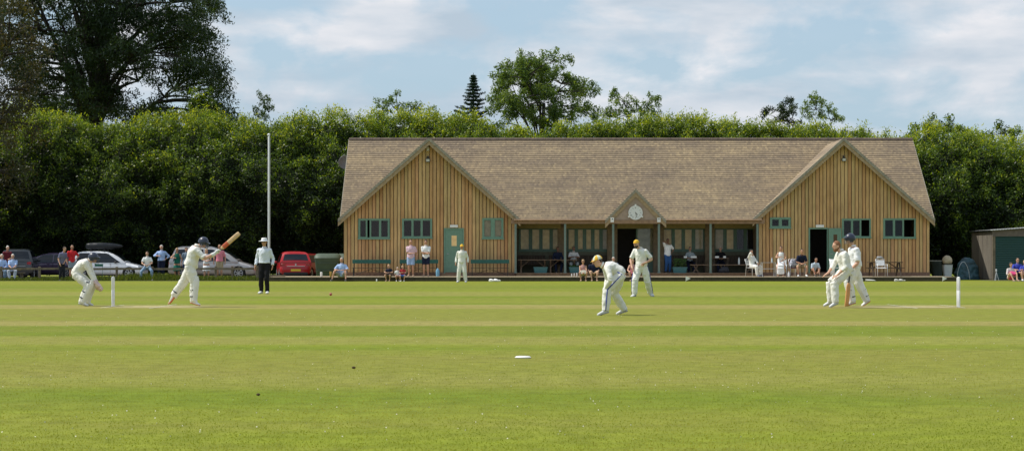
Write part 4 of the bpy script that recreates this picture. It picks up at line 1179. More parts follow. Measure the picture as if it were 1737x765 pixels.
            rings = [sect(s, .016 * k) for s in (.42, .25, .1, -.02)]
            end = bottom.get('len', 1.0)
            kc = (KN[0] + KN[1]) / 2; hw = max(.17 * k, (KN[0] - KN[1]).length / 2 + .1)
            thd = (kc - pelvis)
            seated = abs(thd.normalized().z) < .7
            if not seated:
                for t in (.35, .7, 1.0):
                    c = pelvis + thd * t * end; rings.append((c, ha * (.17 * k + .06 * t * fl), ha.cross(V(0, 0, 1)) * (.135 * k + .06 * t * fl)))
                gg.loft(rings, 18)
            else:
                gg.loft(rings, 18)
                n_ = ha.cross(thd.normalized())
                gg.loft([(pelvis + thd * t, ha * (.165 * k + .02 * t), n_ * (.12 * k)) for t in (0, .3, .6, .9, 1.04)], 16, 2.6)
                if end > 1:
                    dn = ((AN[0] + AN[1]) / 2 - kc) * (end - 1)
                    gg.loft([(kc + dn * t + thd.normalized() * .03, ha * (.18 * k + .02 * t), thd.normalized() * (.10 * k)) for t in (-.1, .3, .7, 1.0)], 16, 2.6)
            garment('skirt', gg, m, it=3)
    if top:
        m = top['m']; hem = top.get('hem', .08); sl = top.get('sleeve', 2); r0 = top.get('infl', .020) * k
        gg = MB()
        ss = [s for s in (-.22, -.12, 0, .1, .22, .35, .5, .62, .74, .86, .96, 1.03, 1.09) if s > hem]
        gg.loft([sect(hem, r0 + .004)] + [sect(s, r0) for s in ss], 18)
        for i in range(2):
            if sl > 0:
                gg.ball(SH[i], .076 * k, 12, 8)
                if sl <= 1:
                    e = SH[i].lerp(EL[i], sl); gg.tube([SH[i], e], [.073 * k, .068 * k], 12)
                else:
                    gg.tube([SH[i], SH[i].lerp(EL[i], .5), EL[i]], [.072 * k, .062 * k, .056 * k], 12)
                    e = EL[i].lerp(WR[i], min(1, sl - 1) * .97); gg.tube([EL[i] - (e - EL[i]).normalized() * .02, EL[i].lerp(e, .5), e], [.056 * k, .051 * k, .042 * k if sl > 1.9 else .050 * k], 12)
        garment(top.get('name', 'shirt'), gg, m)
        if top.get('collar', sl > 0):
            cc = MB(); ctr = chest + sp * .075 * k
            cc.loft([(ctr - sp * .012, sa * .078 * k, sa.cross(sp) * .070 * k), (ctr + sp * .022, sa * .064 * k, sa.cross(sp) * .062 * k)], 16)
            cc.build('collar', top.get('collar_m', m), root, off=base, smooth=40)
    if top and top.get('open'):
        pass
    # shoes
    for i in range(2):
        sh_ = MB(); fd = TO[i] - AN[i]; heel = AN[i] - fd.normalized() * .045 * k
        f2 = fd.normalized()
        # the foot's own upright
        upf = f2.cross(ha if abs(f2.dot(ha)) < .9 else sa).normalized()
        if upf.z < 0: upf = -upf
        side_ = f2.cross(upf); L_ = .245 * k
        hl = AN[i] - f2 * .05 * k - upf * .045 * k
        dirr = (TO[i] + f2 * .05 * k - upf * .005 * k - hl).normalized()
        upf = (upf - dirr * upf.dot(dirr)).normalized()
        rings = []
        for t, a, b, h in ((0, .028, .035, .022), (.08, .037, .048, .030), (.3, .040, .048, .032), (.5, .044, .036, .020), (.75, .050, .030, .012), (.93, .042, .024, .006), (1.0, .026, .016, .002)):
            rings.append((hl + dirr * L_ * t + upf * (h * k), side_ * a * k, upf * b * k))
        sh_.loft(rings, 14, 2.4)
        so = sh_.build('shoe', shoe, root, off=base, smooth=True)
        s2 = MB(); s2.loft([(hl + dirr * L_ * t - upf * (.012 * k), side_ * a * k, upf * .010 * k) for t, a in ((-.01, .030), (.1, .040), (.5, .045), (.78, .053), (.95, .043), (1.02, .026))], 12, 3)
        q = s2.build('sole', sock or M_sole, root, off=base, smooth=40); q.parent = so
    # hair
    if hair and hair_style:
        hh = MB(); st = hair_style; hm = hairm(hair)
        if st in ('short', 'long', 'bun', 'crop', 'pony'):
            e = {'short': 1.0, 'crop': .90, 'long': 1.08, 'bun': 1.03, 'pony': 1.03}[st]
            pr = [(-.35, .066, .062, -.030), (0, .077, .078, -.024), (.3, .080, .090, -.014), (.6, .075, .088, -.010), (.9, .056, .066, -.010), (1.1, .026, .03, -.012)]
            rings = [(head + hu * h * .113 * HK + face * (f - .002) * HK, hs * a * HK * e, face * b * HK * e) for h, a, b, f in pr]
            hh.loft(rings, 16)
            if st == 'long': hh.loft([(head - hu * t * HK - face * (.045) * HK, hs * a * HK, face * b * HK) for t, a, b in ((-.02, .085, .06), (.10, .088, .055), (.2, .082, .045), (.30, .05, .03))], 14)
            if st == 'bun': hh.ball(head - face * .115 * HK + hu * .03 * HK, .042 * HK, 10, 8)
            if st == 'pony': hh.tube([head - face * .10 * HK + hu * .03 * HK, head - face * .15 * HK - hu * .03 * HK, head - face * .12 * HK - hu * .14 * HK], [.03 * HK, .03 * HK, .012 * HK], 10)
        if beard:
            hh.loft([(head + hu * h * .113 * HK + face * f * HK, hs * a * HK, face * b * HK) for h, a, b, f in ((-1.18, .022, .024, .040), (-1.0, .046, .050, .034), (-.72, .062, .070, .022), (-.45, .069, .078, .008))], 14)
        me = evald(hh, [hm], .012 if hi else .018, 2, .012, .04)
        link_mesh('hair', me, root, base)
    if glasses:
        gg = MB()
        for s_ in (1, -1): gg.ball(head + hs * s_ * .031 * HK + face * .090 * HK + hu * .014 * HK, (.024 * HK, .006 * HK, .017 * HK), 10, 6, (hs, face, hu)); gg.tube([head + hs * s_ * .055 * HK + face * .085 * HK + hu * .014 * HK, head + hs * s_ * .077 * HK + hu * .012 * HK], .004, 5)
        gg.build('sunglasses', M_black, root, off=base, smooth=True)
    if hat:
        hat(root, base, head, hu, face, hs, HK)
    if gloves:
        for w, fdir, pn, s_, cu in hd:
            gg = MB(); inf = gloves.get('inf', .010)
            hand_shape(gg, w, fdir, pn, k * gloves.get('scale', 1.12), s_, cu, 8, inf)
            e = EL[0] if s_ == 1 else EL[1]
            dd = (e - w).normalized(); gg.tube([w - dd * .01, w + dd * .09 * k], [.045 * k, .048 * k], 12)
            gg.build('glove', gloves['m'], root, off=base, smooth=True)
    if pads:
        for i in range(2):
            kn, an = KN[i], AN[i]; d = (an - kn).normalized(); up = -d
            # forward direction of the shin
            fr = (TO[i] - AN[i]); fr = (fr - d * fr.dot(d)); fr = fr.normalized() if fr.length > .02 else fwd
            sd_ = d.cross(fr); pd = MB()
            for off_, w_ in ((-.062, .024), (-.031, .024), (0, .026), (.031, .024), (.062, .024)):
                cv = -abs(off_) * .45
                P_ = [kn + up * .17 * k + fr * (.075 + cv) + sd_ * off_, kn + up * .05 + fr * (.098 + cv) + sd_ * off_, kn + d * .05 + fr * (.100 + cv) + sd_ * off_, kn.lerp(an, .5) + fr * (.088 + cv) + sd_ * off_, an + up * .02 + fr * (.080 + cv) + sd_ * off_ * .9, an + d * .02 + fr * (.10 + cv) + sd_ * off_ * .75]
                pd.tube(P_, [w_ * .85, w_ * 1.15, w_ * 1.15, w_, w_, w_ * .7], 10)
            for t in (-.1, .0, .1):   # knee rolls
                c = kn + up * t * .5; pd.tube([c + sd_ * -.08 + fr * .06, c + fr * .105, c + sd_ * .08 + fr * .06], [.022, .03, .022], 8)
            # side wings
            for s_ in (1, -1): pd.loft([(kn + up * .08 + sd_ * s_ * .088 + fr * .03, fr * .045, sd_ * .012), (kn.lerp(an, .5) + sd_ * s_ * .084 + fr * .03, fr * .045, sd_ * .012), (an + sd_ * s_ * .075 + fr * .03, fr * .035, sd_ * .012)], 10)
            me = evald(pd, [plain('pad white', (0.76, 0.76, 0.73), .6, vary=.06)], .011, 1)
            po = link_mesh('leg_pad', me, root, base)
            sp_ = MB()
            for t in (-.14, .38, .74):
                c = kn + d * (.43 * k * t if t > 0 else t * .6) ; q = [c + sd_ * -.088 + fr * .02, c + sd_ * -.075 - fr * .05, c - fr * .085, c + sd_ * .075 - fr * .05, c + sd_ * .088 + fr * .02]
                sp_.tube(q, .016, 6, flat=1.0)
            s3 = sp_.build('strap', plain('navy strap', (.04, .05, .08), .7), root, off=base, smooth=True); s3.parent = po
    return root, dict(SH=SH, EL=EL, WR=WR, KN=KN, AN=AN, hands=hd)

# ---- headgear
def cap(m, m2=None, quarters=False):
    def f(root, base, head, hu, face, hs, k):
        g = MB(); c = head + hu * .030 * k - face * .008 * k
        rings = []
        for j in range(7):
            t = j / 6 * PI / 2 * .97
            rings.append((c + hu * .098 * k * math.sin(t) * .98 - hu * .0 , hs * .086 * k * math.cos(t), face * .102 * k * math.cos(t)))
        g.loft(rings, 24)
        if quarters:
            n = len(g.f); g.m = [0] * n
            for i, fc in enumerate(g.f):
                if len(fc) == 4:
                    a = i % 24
                    if (a // 3) % 2: g.m[i] = 1
        g2 = MB(); p = c + face * .09 * k - hu * .0 * k
        g.loft([(c + hu * .004 + face * .06 * k, hs * .075 * k, face * .05 * k), (c - hu * .006 + face * .085 * k, hs * .070 * k, face * .075 * k)], 18)
        g.build('cap', [m, m2] if m2 else m, root, off=base, smooth=50)
    return f
def sunhat(m, band):
    def f(root, base, head, hu, face, hs, k):
        c = head + hu * .045 * k; g = MB()
        g.loft([(c + hu * h * k, hs * a * k, face * a * 1.08 * k) for h, a in ((-.012, .175), (-.002, .17), (.004, .10), (.035, .094), (.075, .088), (.095, .074), (.10, .03))], 28)
        h_ = g.build('sun_hat', m, root, off=base, smooth=50)
        g = MB(); g.loft([(c + hu * .008 * k, hs * .1 * k, face * .108 * k), (c + hu * .030 * k, hs * .098 * k, face * .106 * k)], 28)
        b = g.build('hat_band', band, root, off=base, smooth=50); b.parent = h_
    return f
def helmet(m):
    def f(root, base, head, hu, face, hs, k):
        c = head + hu * .012 * k - face * .006 * k; g = MB()
        rings = []
        for j in range(9):
            t = -.35 + (PI / 2 * .97 + .35) * j / 8
            rings.append((c + hu * .128 * k * math.sin(t), hs * .108 * k * math.cos(t), face * .128 * k * math.cos(t)))
        g.loft(rings, 24)
        g.loft([(c + hu * .030 * k + face * .07 * k, hs * .10 * k, face * .08 * k), (c + hu * .016 * k + face * .085 * k, hs * .098 * k, face * .098 * k)], 20)
        for s_ in (1, -1): g.loft([(c - hu * .01 * k + hs * s_ * .09 * k - face * .01 * k, hs * .016 * k, face * .06 * k), (c - hu * .085 * k + hs * s_ * .082 * k, hs * .013 * k, face * .042 * k)], 12)
        h_ = g.build('helmet', m, root, off=base, smooth=50)
        g = MB()
        for q in (-.02, -.045, -.07, -.095, -.118):
            pts = [c + hu * q * k + hs * math.cos(a) * .095 * k + face * (math.sin(a) * .15 + .0) * k for a in [PI * i / 10 for i in range(11)]]
            g.tube(pts, .0045 * k, 6)
        for a in (PI * .32, PI * .5, PI * .68):
            g.tube([c + hu * q * k + hs * math.cos(a) * .095 * k + face * math.sin(a) * .15 * k for q in (.01, -.118)], .0045 * k, 6)
        gr = g.build('face_grille', plain('grille steel', (.12, .13, .16), .35, .7), root, off=base, smooth=True); gr.parent = h_
    return f

# ---- ready poses, in metres, for everybody who simply stands or sits
def stand(label, px, Y, H=1.78, yaw=0.0, z0=0.0, arms='down', step=.10, lean=0.0, **kw):
    "yaw 0 faces the camera; positive turns the person to the picture's right"
    k = H / 1.78; x = GX(px, Y); B = V(x, Y, z0)
    f = V(math.sin(yaw), -math.cos(yaw), 0); l = V(0, 0, 1).cross(f)
    pel = B + V(0, 0, .93 * k) ; ch = B + V(0, 0, 1.43 * k) + f * lean; hd = B + V(0, 0, 1.665 * k) + f * (.03 + lean * 1.5)
    an = [B + l * (step + .01) + V(0, 0, .075 * k) + f * .02, B - l * (step) + V(0, 0, .075 * k)]
    to = [an[0] + (f * .15 + l * .03) * k - V(0, 0, .035), an[1] + (f * .15 - l * .03) * k - V(0, 0, .035)]
    S = [ch + l * .17 * k, ch - l * .17 * k]
    def A(kind, i):
        s_ = 1 if i == 0 else -1
        if kind == 'down': return S[i] + l * s_ * .09 * k + f * .04 - V(0, 0, .535 * k)
        if kind == 'hip': return pel + l * s_ * .20 * k + V(0, 0, .12 * k) + f * .04
        if kind == 'cross': return ch + f * .20 * k - l * s_ * .10 * k - V(0, 0, .27 * k + .03 * i)
        if kind == 'front': return ch + f * .25 * k + l * s_ * .04 * k - V(0, 0, .33 * k)
        if kind == 'pocket': return pel + l * s_ * .19 * k + f * .06 - V(0, 0, .0)
        if kind == 'drink': return ch + f * .28 * k + l * s_ * .10 * k - V(0, 0, .20 * k)
        if kind == 'chin': return hd + f * .13 * k + l * s_ * .05 * k - V(0, 0, .15 * k)
        if kind == 'low': return pel + f * .16 * k + l * s_ * .06 * k + V(0, 0, .02)
        if kind == 'away': return S[i] + l * s_ * .115 * k + f * .05 - V(0, 0, .53 * k)
    if isinstance(arms, str): arms = (arms, arms)
    wr = [A(arms[0], 0), A(arms[1], 1)]
    ah = [(-f * .5 + l * 1.0) if arms[0] not in ('down', 'away') else -f + l * .4, (-f * .5 - l * 1.0) if arms[1] not in ('down', 'away') else -f - l * .4]
    return person(label, B, pel, ch, hd, kw.pop('face', f - V(0, 0, .05)), wr, an, to, H=H, sh_ax=l, hip_ax=l, arm_hint=ah, leg_hint=[f, f], **kw)
def sit(label, px, Y, seat, H=1.75, yaw=0.0, z0=0.0, arms='lap', feet=.42, spread=.12, lean=.03, knee_up=False, **kw):
    "seated with the hips at height seat above z0"
    k = H / 1.75; x = GX(px, Y); B = V(x, Y, z0)
    f = V(math.sin(yaw), -math.cos(yaw), 0); l = V(0, 0, 1).cross(f)
    pel = B + V(0, 0, seat + .09 * k); ch = pel + V(0, 0, .495 * k) + f * lean; hd = ch + V(0, 0, .235 * k) + f * (.04 + lean * .3)
    an = [B + f * feet * k + l * s_ * spread * k + V(0, 0, .075 * k) for s_ in (1, -1)]
    if kw.get('ank'): an = [B + f * a[0] + l * a[1] + V(0, 0, a[2]) for a in kw['ank']]
    kw.pop('ank', None)
    to = [a + (f * .15 + l * s_ * .02) * k - V(0, 0, .035) for a, s_ in zip(an, (1, -1))]
    def A(kind, s_):
        if kind == 'lap': return pel + f * .30 * k + l * s_ * .10 * k + V(0, 0, .12 * k)
        if kind == 'knee': return pel + f * .36 * k + l * s_ * .13 * k + V(0, 0, .10 * k if seat > .3 else .26 * k)
        if kind == 'clasp': return pel + f * .40 * k + l * s_ * .035 * k + V(0, 0, .13 * k)
        if kind == 'prop': return B + l * s_ * .34 * k - f * .10 + V(0, 0, .06)
        if kind == 'chin': return hd + f * .10 * k + l * s_ * .03 - V(0, 0, .13 * k)
        if kind == 'phone': return ch + f * .30 * k + l * s_ * .035 - V(0, 0, .20 * k)
        if kind == 'table': return ch + f * .38 * k + l * s_ * .12 - V(0, 0, .28 * k)
        if kind == 'shin': return B + f * .42 * k + l * s_ * .07 + V(0, 0, .24 * k)
    if isinstance(arms, str): arms = (arms, arms)
    wr = [A(arms[0], 1), A(arms[1], -1)]
    lh = [V(0, 0, 1) + f * .5 + l * .25, V(0, 0, 1) + f * .5 - l * .25]
    return person(label, B, pel, ch, hd, kw.pop('face', f - V(0, 0, .08)), wr, an, to, H=H, sh_ax=l, hip_ax=l, arm_hint=[-f * .3 + l - V(0, 0, .4), -f * .3 - l - V(0, 0, .4)], leg_hint=lh, **kw)
# ---------------------------------------------------------------- the match
NAVY = plain('navy helmet', (0.018, 0.025, 0.05), 0.35, vary=.1, coat=.3)
M_yel = cloth('yellow cap', (0.75, 0.46, 0.05), .06); M_pale = cloth('pale cap panel', (0.60, 0.66, 0.55), .05)
M_willow = plain('willow', (0.62, 0.42, 0.21), .5, vary=.15, scale=12); M_red = plain('red bat sticker', (0.55, 0.10, 0.03), .5, vary=.1)
M_grip = plain('rubber grip', (0.03, 0.03, 0.04), .8); M_blueline = cloth('blue stripe', (0.03, 0.05, 0.32))
M_kglove = plain('keeper glove', (0.66, 0.50, 0.46), .7, vary=.2, scale=20); M_bglove = plain('batting glove', (0.70, 0.72, 0.70), .7, vary=.12, scale=30)
M_greyshoe = plain('grey white shoe', (0.60, 0.61, 0.62), .55, vary=.1, scale=20)
M_orange = plain('orange rubber sole', (0.60, 0.16, 0.05), .7)
PG = 'cricket players in whites'
def whites(stripe=None): return dict(top=dict(m=WH, sleeve=2, hem=.02, infl=.024), bottom=dict(kind='trousers', m=WH, flare=1.16, stripe=stripe))
def bat(label, handle, tip, facen, col=M_willow, red=True):
    handle = Vector(handle); tip = Vector(tip); d = (tip - handle).normalized(); L_ = .86
    root = thing('cricket_bat', label, 'cricket bat', handle)
    n = Vector(facen); n = (n - d * n.dot(d)).normalized(); w = d.cross(n); g = MB()
    g.tube([(0, 0, 0), d * .28], [.017, .018], 12); g.build('handle', M_grip, root, smooth=True)
    g = MB(); o = Vector((0, 0, 0))
    sec = [(.27, .018, .016), (.31, .045, .020), (.36, .053, .022), (.55, .054, .028), (.72, .054, .034), (.82, .053, .024), (.86, .046, .012)]
    g.loft([(d * t, w * a, n * b) for t, a, b in sec], 16, 3.4); g.build('blade', col, root, smooth=50)
    if red:
        g = MB(); g.loft([(d * t, w * a, n * b) for t, a, b in ((.34, .0525, .0235), (.40, .0545, .0255), (.50, .0550, .0283))], 16, 3.4); g.build('sticker', M_red, root, smooth=50)
    return root
def wicket(label, x, Y):
    root = thing('wicket', label, 'wicket', (x, Y, 0), group='wickets at the two ends of the pitch')
    for dy in (-.095, 0, .095):
        g = MB(); g.lathe([(.006, -.02), (.0215, .02), (.0215, .40), (.019, .405), (.0215, .41), (.0215, .69), (.0195, .711), (.012, .713)], 14, (0, dy, 0)); g.build('stump', M_white2, root, smooth=40)
    for y0 in (-.1, .002):
        g = MB(); g.lathe([(.005, 0), (.009, .012), (.012, .03), (.012, .065), (.008, .085), (.004, .098)], 10, (0, y0, .718), 'y'); g.build('bail', M_white2, root, smooth=True)
    return root
M_white2 = plain('white stump paint', (0.74, 0.75, 0.78), .45, vary=.05, scale=10)
wicket('white wicket beside the crouching wicketkeeper', PX0, 45.25); wicket('white wicket standing alone at the far right of the pitch', PX1, 44.6)
# ball in flight
ball = thing('cricket_ball', 'small red ball in flight between batsman and fielders', 'cricket ball', W(561, 499, 45.2))
g = MB(); g.ball((0, 0, 0), .036, 20, 12); g.build('leather', plain('red leather', (.30, .035, .025), .35, vary=.1, coat=.4), ball, smooth=True)
g = MB(); g.tube([(math.cos(a) * .0365, math.sin(a) * .0365, 0) for a in [2 * PI * i / 24 for i in range(25)]], .0016, 5); g.build('seam', plain('seam', (.5, .3, .2), .7), ball)
# white disc on the grass
tag(MB().lathe([(.001, .0), (.095, .0), (.098, .008), (.08, .02), (.001, .024)], 28, (GX(887, GY(607)), GY(607), .003)).build('marker_disc', plain('white rubber disc', (.72, .72, .68), .6)), 'flat white marker disc lying alone on the near grass', 'marker disc')
for i, (px, py, r_) in enumerate(((600, 625, .022), (438, 671, .018))):
    tag(MB().ball((GX(px, GY(py)), GY(py), .012), (r_, r_ * .7, r_ * .6), 8, 5).build('dirt_clod', plain('brown clod', (.07, .045, .02), 1, vary=.4, scale=60, bump=1), smooth=True),
        ['small dark clod of earth on the grass, nearer the white disc', 'small dark clod of earth on the grass, farther left and nearer the camera'][i], 'clod')

# wicketkeeper (faces right; his right side is towards us)
Y = 45.8
P = lambda x, y, d=0: W(x, y, Y + d)
person('wicketkeeper in navy helmet crouching behind the left wicket', V(GX(140, Y), Y, 0), P(129, 465), P(149.5, 444, .0), P(158.5, 437.5), V(1, -.08, -.12),
       [P(166, 485, .1), P(165, 486, -.14)], [P(146, 512, .28), P(138, 512.5, -.14)], [P(157, 516.8, .30), P(149, 517, -.16)], H=1.80, hip_ax=(0, 1, 0), sh_ax=(0, 1, 0.05),
       arm_hint=[V(-.4, .2, -1), V(-.4, -.3, -1)], leg_hint=[V(1, .15, .1), V(1, -.15, .1)], hair='brown', hat=helmet(NAVY), gloves=dict(m=M_kglove, scale=1.35, inf=.016), pads=True,
       hand_dir=[V(.5, 0, -.8), V(.55, 0, -.75)], palm=[V(.6, -.6, .3), V(.6, .6, .3)], curl=(.3, .3), hi=True, group=PG, head_up=V(.12, 0, 1), **whites())
# batsman, follow-through, faces right and away
Y = 45.0
person('batsman in navy helmet swinging his bat up to the right', V(GX(325, Y), Y, 0), P(323.5, 450.5), P(333, 421), P(345, 411.5, .02), V(.9, -.25, -.42),
       [P(364, 430.5, -.10), P(361, 433, .08)], [P(327.5, 511, -.1), P(289.5, 508, .2)], [P(339, 516.3, -.14), P(285.5, 516, .22)], H=1.80, hip_ax=(-.25, -.95, 0), sh_ax=(.15, -1, -.12),
       arm_hint=[V(.1, -.4, -1), V(0, .3, -1)], leg_hint=[V(1, 0, 0), V(.6, .2, -.3)], hair='brown', hat=helmet(NAVY), gloves=dict(m=M_bglove, scale=1.15, inf=.013), pads=True,
       hand_dir=[V(.6, .2, .7), V(.6, -.1, .7)], palm=[V(.7, 0, -.7), V(.7, 0, -.7)], curl=(1.3, 1.3), hi=True, group=PG, head_up=V(.35, 0, 1), sock=M_orange,
       top=dict(m=WH, sleeve=.9, hem=-.03, infl=.036), bottom=dict(kind='trousers', m=WH, flare=1.22), bulk=1.12)
bat('raised willow bat with red sticker swung by the batsman', P(360.5, 435), P(398, 402.5), V(-.5, -.8, -.3))
# slip fielder bending with hands on knees, faces left
Y = 38.6
person('fielder in orange and pale cap bending with hands on knees', V(GX(1040, Y), Y, 0), P(1054, 465), P(1027, 452), P(1014, 443), V(-1, -.1, -.1),
       [P(1027.5, 490, -.17), P(1026, 492, .17)], [P(1027, 527, -.16), P(1059, 525, .36)], [P(1014, 533, -.2), P(1048, 530.5, .36)], H=1.80, hip_ax=(0, -1, 0), sh_ax=(.1, -1, 0),
       arm_hint=[V(.4, -.9, 0), V(.4, .9, 0)], leg_hint=[V(-1, -.1, 0), V(-1, .1, 0)], hair='brown', hair_style='crop', hat=cap(M_yel, M_pale, True), hi=True, group=PG,
       hand_dir=[V(.1, .3, -1), V(.1, -.3, -1)], palm=[V(.8, .3, 0), V(.8, -.3, 0)], curl=(.8, .8), head_up=V(-.28, 0, 1), shoe=M_greyshoe, **whites(M_blueline))
# walking fielder in a yellow cap
Y = 56.8
person('fielder in yellow cap walking beside the bending one', V(GX(1088, Y), Y, 0), P(1088, 453), P(1086, 424.5), P(1079.5, 413.5, -.06), V(-.45, -1, -.1),
       [P(1094.5, 446, -.22), P(1072, 453, -.1)], [P(1103, 497, .22), P(1076.5, 499.5, -.12)], [P(1107, 500.8, .10), P(1071.5, 502.2, -.26)], H=1.82, hip_ax=(.95, -.3, 0), sh_ax=(.9, -.4, -.05),
       arm_hint=[V(.9, .3, 0), V(-.6, .6, 0)], leg_hint=[V(-.1, -1, 0), V(-.5, -1, 0)], hair='brown', hair_style='crop', beard=True, hat=cap(M_yel), hi=True, group=PG, shoe=M_greyshoe, palm=[V(-1, .2, 0), V(1, 0, 0)],
       head_up=V(-.05, 0, 1), top=dict(m=WH, sleeve=.85, hem=.02, infl=.03), bottom=dict(kind='trousers', m=WH, flare=1.2, stripe=M_blueline))
# bearded fielder
Y = 44.3
person('bearded bareheaded fielder leaning forward in front of the other batsman', V(GX(1420, Y), Y, 0), P(1435, 459.5), P(1427.5, 429.5), P(1419, 417.5, -.03), V(-1, -.25, -.05),
       [P(1421, 466, -.24), P(1404.5, 463, .02)], [P(1417, 513, -.18), P(1409, 511.5, .18)], [P(1408, 519, -.25), P(1400, 516.3, .18)], H=1.82, hip_ax=(.2, -1, 0), sh_ax=(.25, -1, .0),
       arm_hint=[V(1, -.3, -.4), V(.2, .9, -.6)], leg_hint=[V(-1, -.1, 0), V(-1, .1, 0)], hair='ginger', hair_style='short', beard=True, hi=True, group=PG, head_up=V(-.12, 0, 1), shoe=M_greyshoe,
       top=dict(m=WH, sleeve=1.5, hem=-.14, infl=.034), bottom=dict(kind='trousers', m=WH, flare=1.25), hand_dir=[V(-.8, 0, -.4), V(-.8, 0, -.5)], palm=[V(.1, .2, -1), V(.1, 0, -1)], curl=(.6, .5))
# non-striker
Y = 45.7
person('batsman in navy helmet striding with his bat grounded, behind the bearded fielder', V(GX(1452, Y), Y, 0), P(1451, 452), P(1448, 422.5), P(1442, 405.5), V(-1, -.2, -.05),
       [P(1441.5, 459, -.22), P(1440, 462, .24)], [P(1446.5, 511.5, -.1), P(1471, 510.5, .16)], [P(1436, 516.8, -.12), P(1463, 517, .12)], H=1.86, hip_ax=(.15, -1, 0), sh_ax=(.2, -1, 0),
       arm_hint=[V(1, -.3, -.2), V(1, .3, -.2)], leg_hint=[V(-1, 0, 0), V(-1, .1, 0)], hair='brown', hat=helmet(NAVY), gloves=dict(m=M_bglove, scale=1.1, inf=.012), pads=True, hi=True, group=PG,
       hand_dir=[V(-.3, .2, -1), V(-.3, 0, -1)], palm=[V(.3, 1, 0), V(.3, -1, 0)], curl=(1.2, 1.2), sock=M_orange, top=dict(m=WHB, sleeve=.9, hem=.0, infl=.03), bottom=dict(kind='trousers', m=WH, flare=1.22))
bat('bat with orange blade held point down by the second batsman', P(1441.5, 461, -.22), P(1436, 519.5, -.22), V(.3, -1, 0), col=plain('orange willow', (.60, .30, .11), .5, vary=.12), red=False)
# umpire
Y = 61.0
M_umps = cloth('umpire shirt', (0.68, 0.73, 0.82), .05); M_blackt = cloth('black trousers', (0.012, 0.012, 0.015), .1)
stand('umpire in wide white hat, pale shirt and black trousers', 448.5, Y, H=1.80, yaw=-.15, arms=('away', 'away'), step=.10, hair='grey', hair_style='crop', hat=sunhat(M_white, M_umps), hi=True, skin_k='tan', glasses=True,
      top=dict(m=M_umps, sleeve=1.9, hem=.12, infl=.034), bottom=dict(kind='trousers', m=M_blackt, flare=1.0), bulk=1.04)
# deep fielder
stand('fielder in yellow cap standing in front of the green door', 783.5, 88.3, H=1.80, yaw=-.1, arms=('away', 'away'), step=.17, hair='brown', hair_style='crop', hat=cap(M_yel), skin_k='tan', group=PG, shoe=M_greyshoe,
      top=dict(m=WH, sleeve=1.9, hem=-.02, infl=.034), bottom=dict(kind='trousers', m=WH, flare=1.22))
# ---------------------------------------------------------------- the people watching
SG = 'people watching from the boundary'
c_jean = cloth('pale denim', (0.22, 0.32, 0.45)); c_jeand = cloth('dark denim', (0.03, 0.06, 0.15)); c_khaki = cloth('khaki', (0.42, 0.33, 0.20)); c_navy = cloth('navy', (0.012, 0.017, 0.04))
c_lblue = cloth('light blue', (0.38, 0.52, 0.80)); c_pink = cloth('pink shirt', (0.72, 0.24, 0.30)); c_lpink = cloth('faded pink', (0.66, 0.47, 0.55)); c_redc = cloth('red polo', (0.62, 0.03, 0.035))
c_mar = cloth('maroon vest', (0.14, 0.02, 0.03)); c_pur = cloth('purple grey', (0.17, 0.17, 0.28)); c_green = cloth('dark green dress', (0.012, 0.12, 0.08)); c_grey = cloth('blue grey', (0.20, 0.27, 0.35)); c_cream = cloth('cream', (0.6, 0.57, 0.48))
c_brown = cloth('brown', (0.13, 0.09, 0.05)); c_dusk = cloth('dusky pink', (0.45, 0.25, 0.24)); c_royal = cloth('royal blue', (0.05, 0.07, 0.42)); c_hot = cloth('hot pink', (0.70, 0.08, 0.22)); c_check = cloth('checked', (0.30, 0.30, 0.36))
s_dark = plain('dark shoe', (.03, .025, .02), .5); s_skin = plain('sandal', (.32, .2, .13), .7)
YF = 97.2
def shorts(m, **k): return dict(kind='shorts', m=m, **k)
def trou(m, **k): return dict(kind='trousers', m=m, **k)
def shirt(m, sl=.8, hem=-.05, **k): return dict(m=m, sleeve=sl, hem=hem, **k)
# left end, behind the fence
stand('white haired man in maroon vest standing at the far left', 12, 99, H=1.80, yaw=.6, lean=.05, hair='white', top=shirt(c_mar, .35, -.05), bottom=trou(c_grey), shoe=s_dark, group=SG, arms=('front', 'down'))
sit('white haired seated spectator in blue, cut by the left frame edge', 3, 95.6, .42, yaw=.25, hair='white', top=shirt(c_lblue, 1.7, -.05), bottom=trou(c_jean), group=SG)
sit('white haired person in pale blue shirt sitting on the left', 22, 95.6, .42, yaw=.15, hair='white', top=shirt(c_lblue, .9, -.05), bottom=trou(cloth('pale trousers', (.5, .56, .66))), group=SG, feet=.46, arms='clasp')
stand('man in purple grey shirt and dark trousers leaning at the fence', 104, 94.2, H=1.72, yaw=.9, lean=.16, hair='brown', top=shirt(c_pur, .8, -.08), bottom=trou(cloth('dark slacks', (.02, .022, .03))), shoe=s_dark, group=SG, arms=('low', 'down'), bulk=1.1)
stand('man in bright red polo shirt beside the white car', 122, 98.6, H=1.84, yaw=.5, hair='brown', hair_style='crop', top=shirt(c_redc, .8, -.1), bottom=shorts(cloth('grey shorts', (.28, .33, .36))), group=SG, arms=('hip', 'down'), skin_k='tan')
sit('boy in white t-shirt and pale jeans perched on the rail', 250, 94.85, .60, H=1.66, yaw=.05, hair='brown', top=shirt(WHB, .75, -.1), bottom=trou(c_jean, flare=.95), group=SG, arms=('lap', 'lap'), spread=.30, feet=.30)
stand('grey haired man in light blue shirt and navy trousers', 274, 97.6, H=1.83, yaw=-.1, hair='white', top=shirt(c_lblue, 1.6, .1, infl=.03), bottom=trou(c_navy), shoe=s_dark, group=SG, arms=('hip', 'drink'), bulk=1.05)
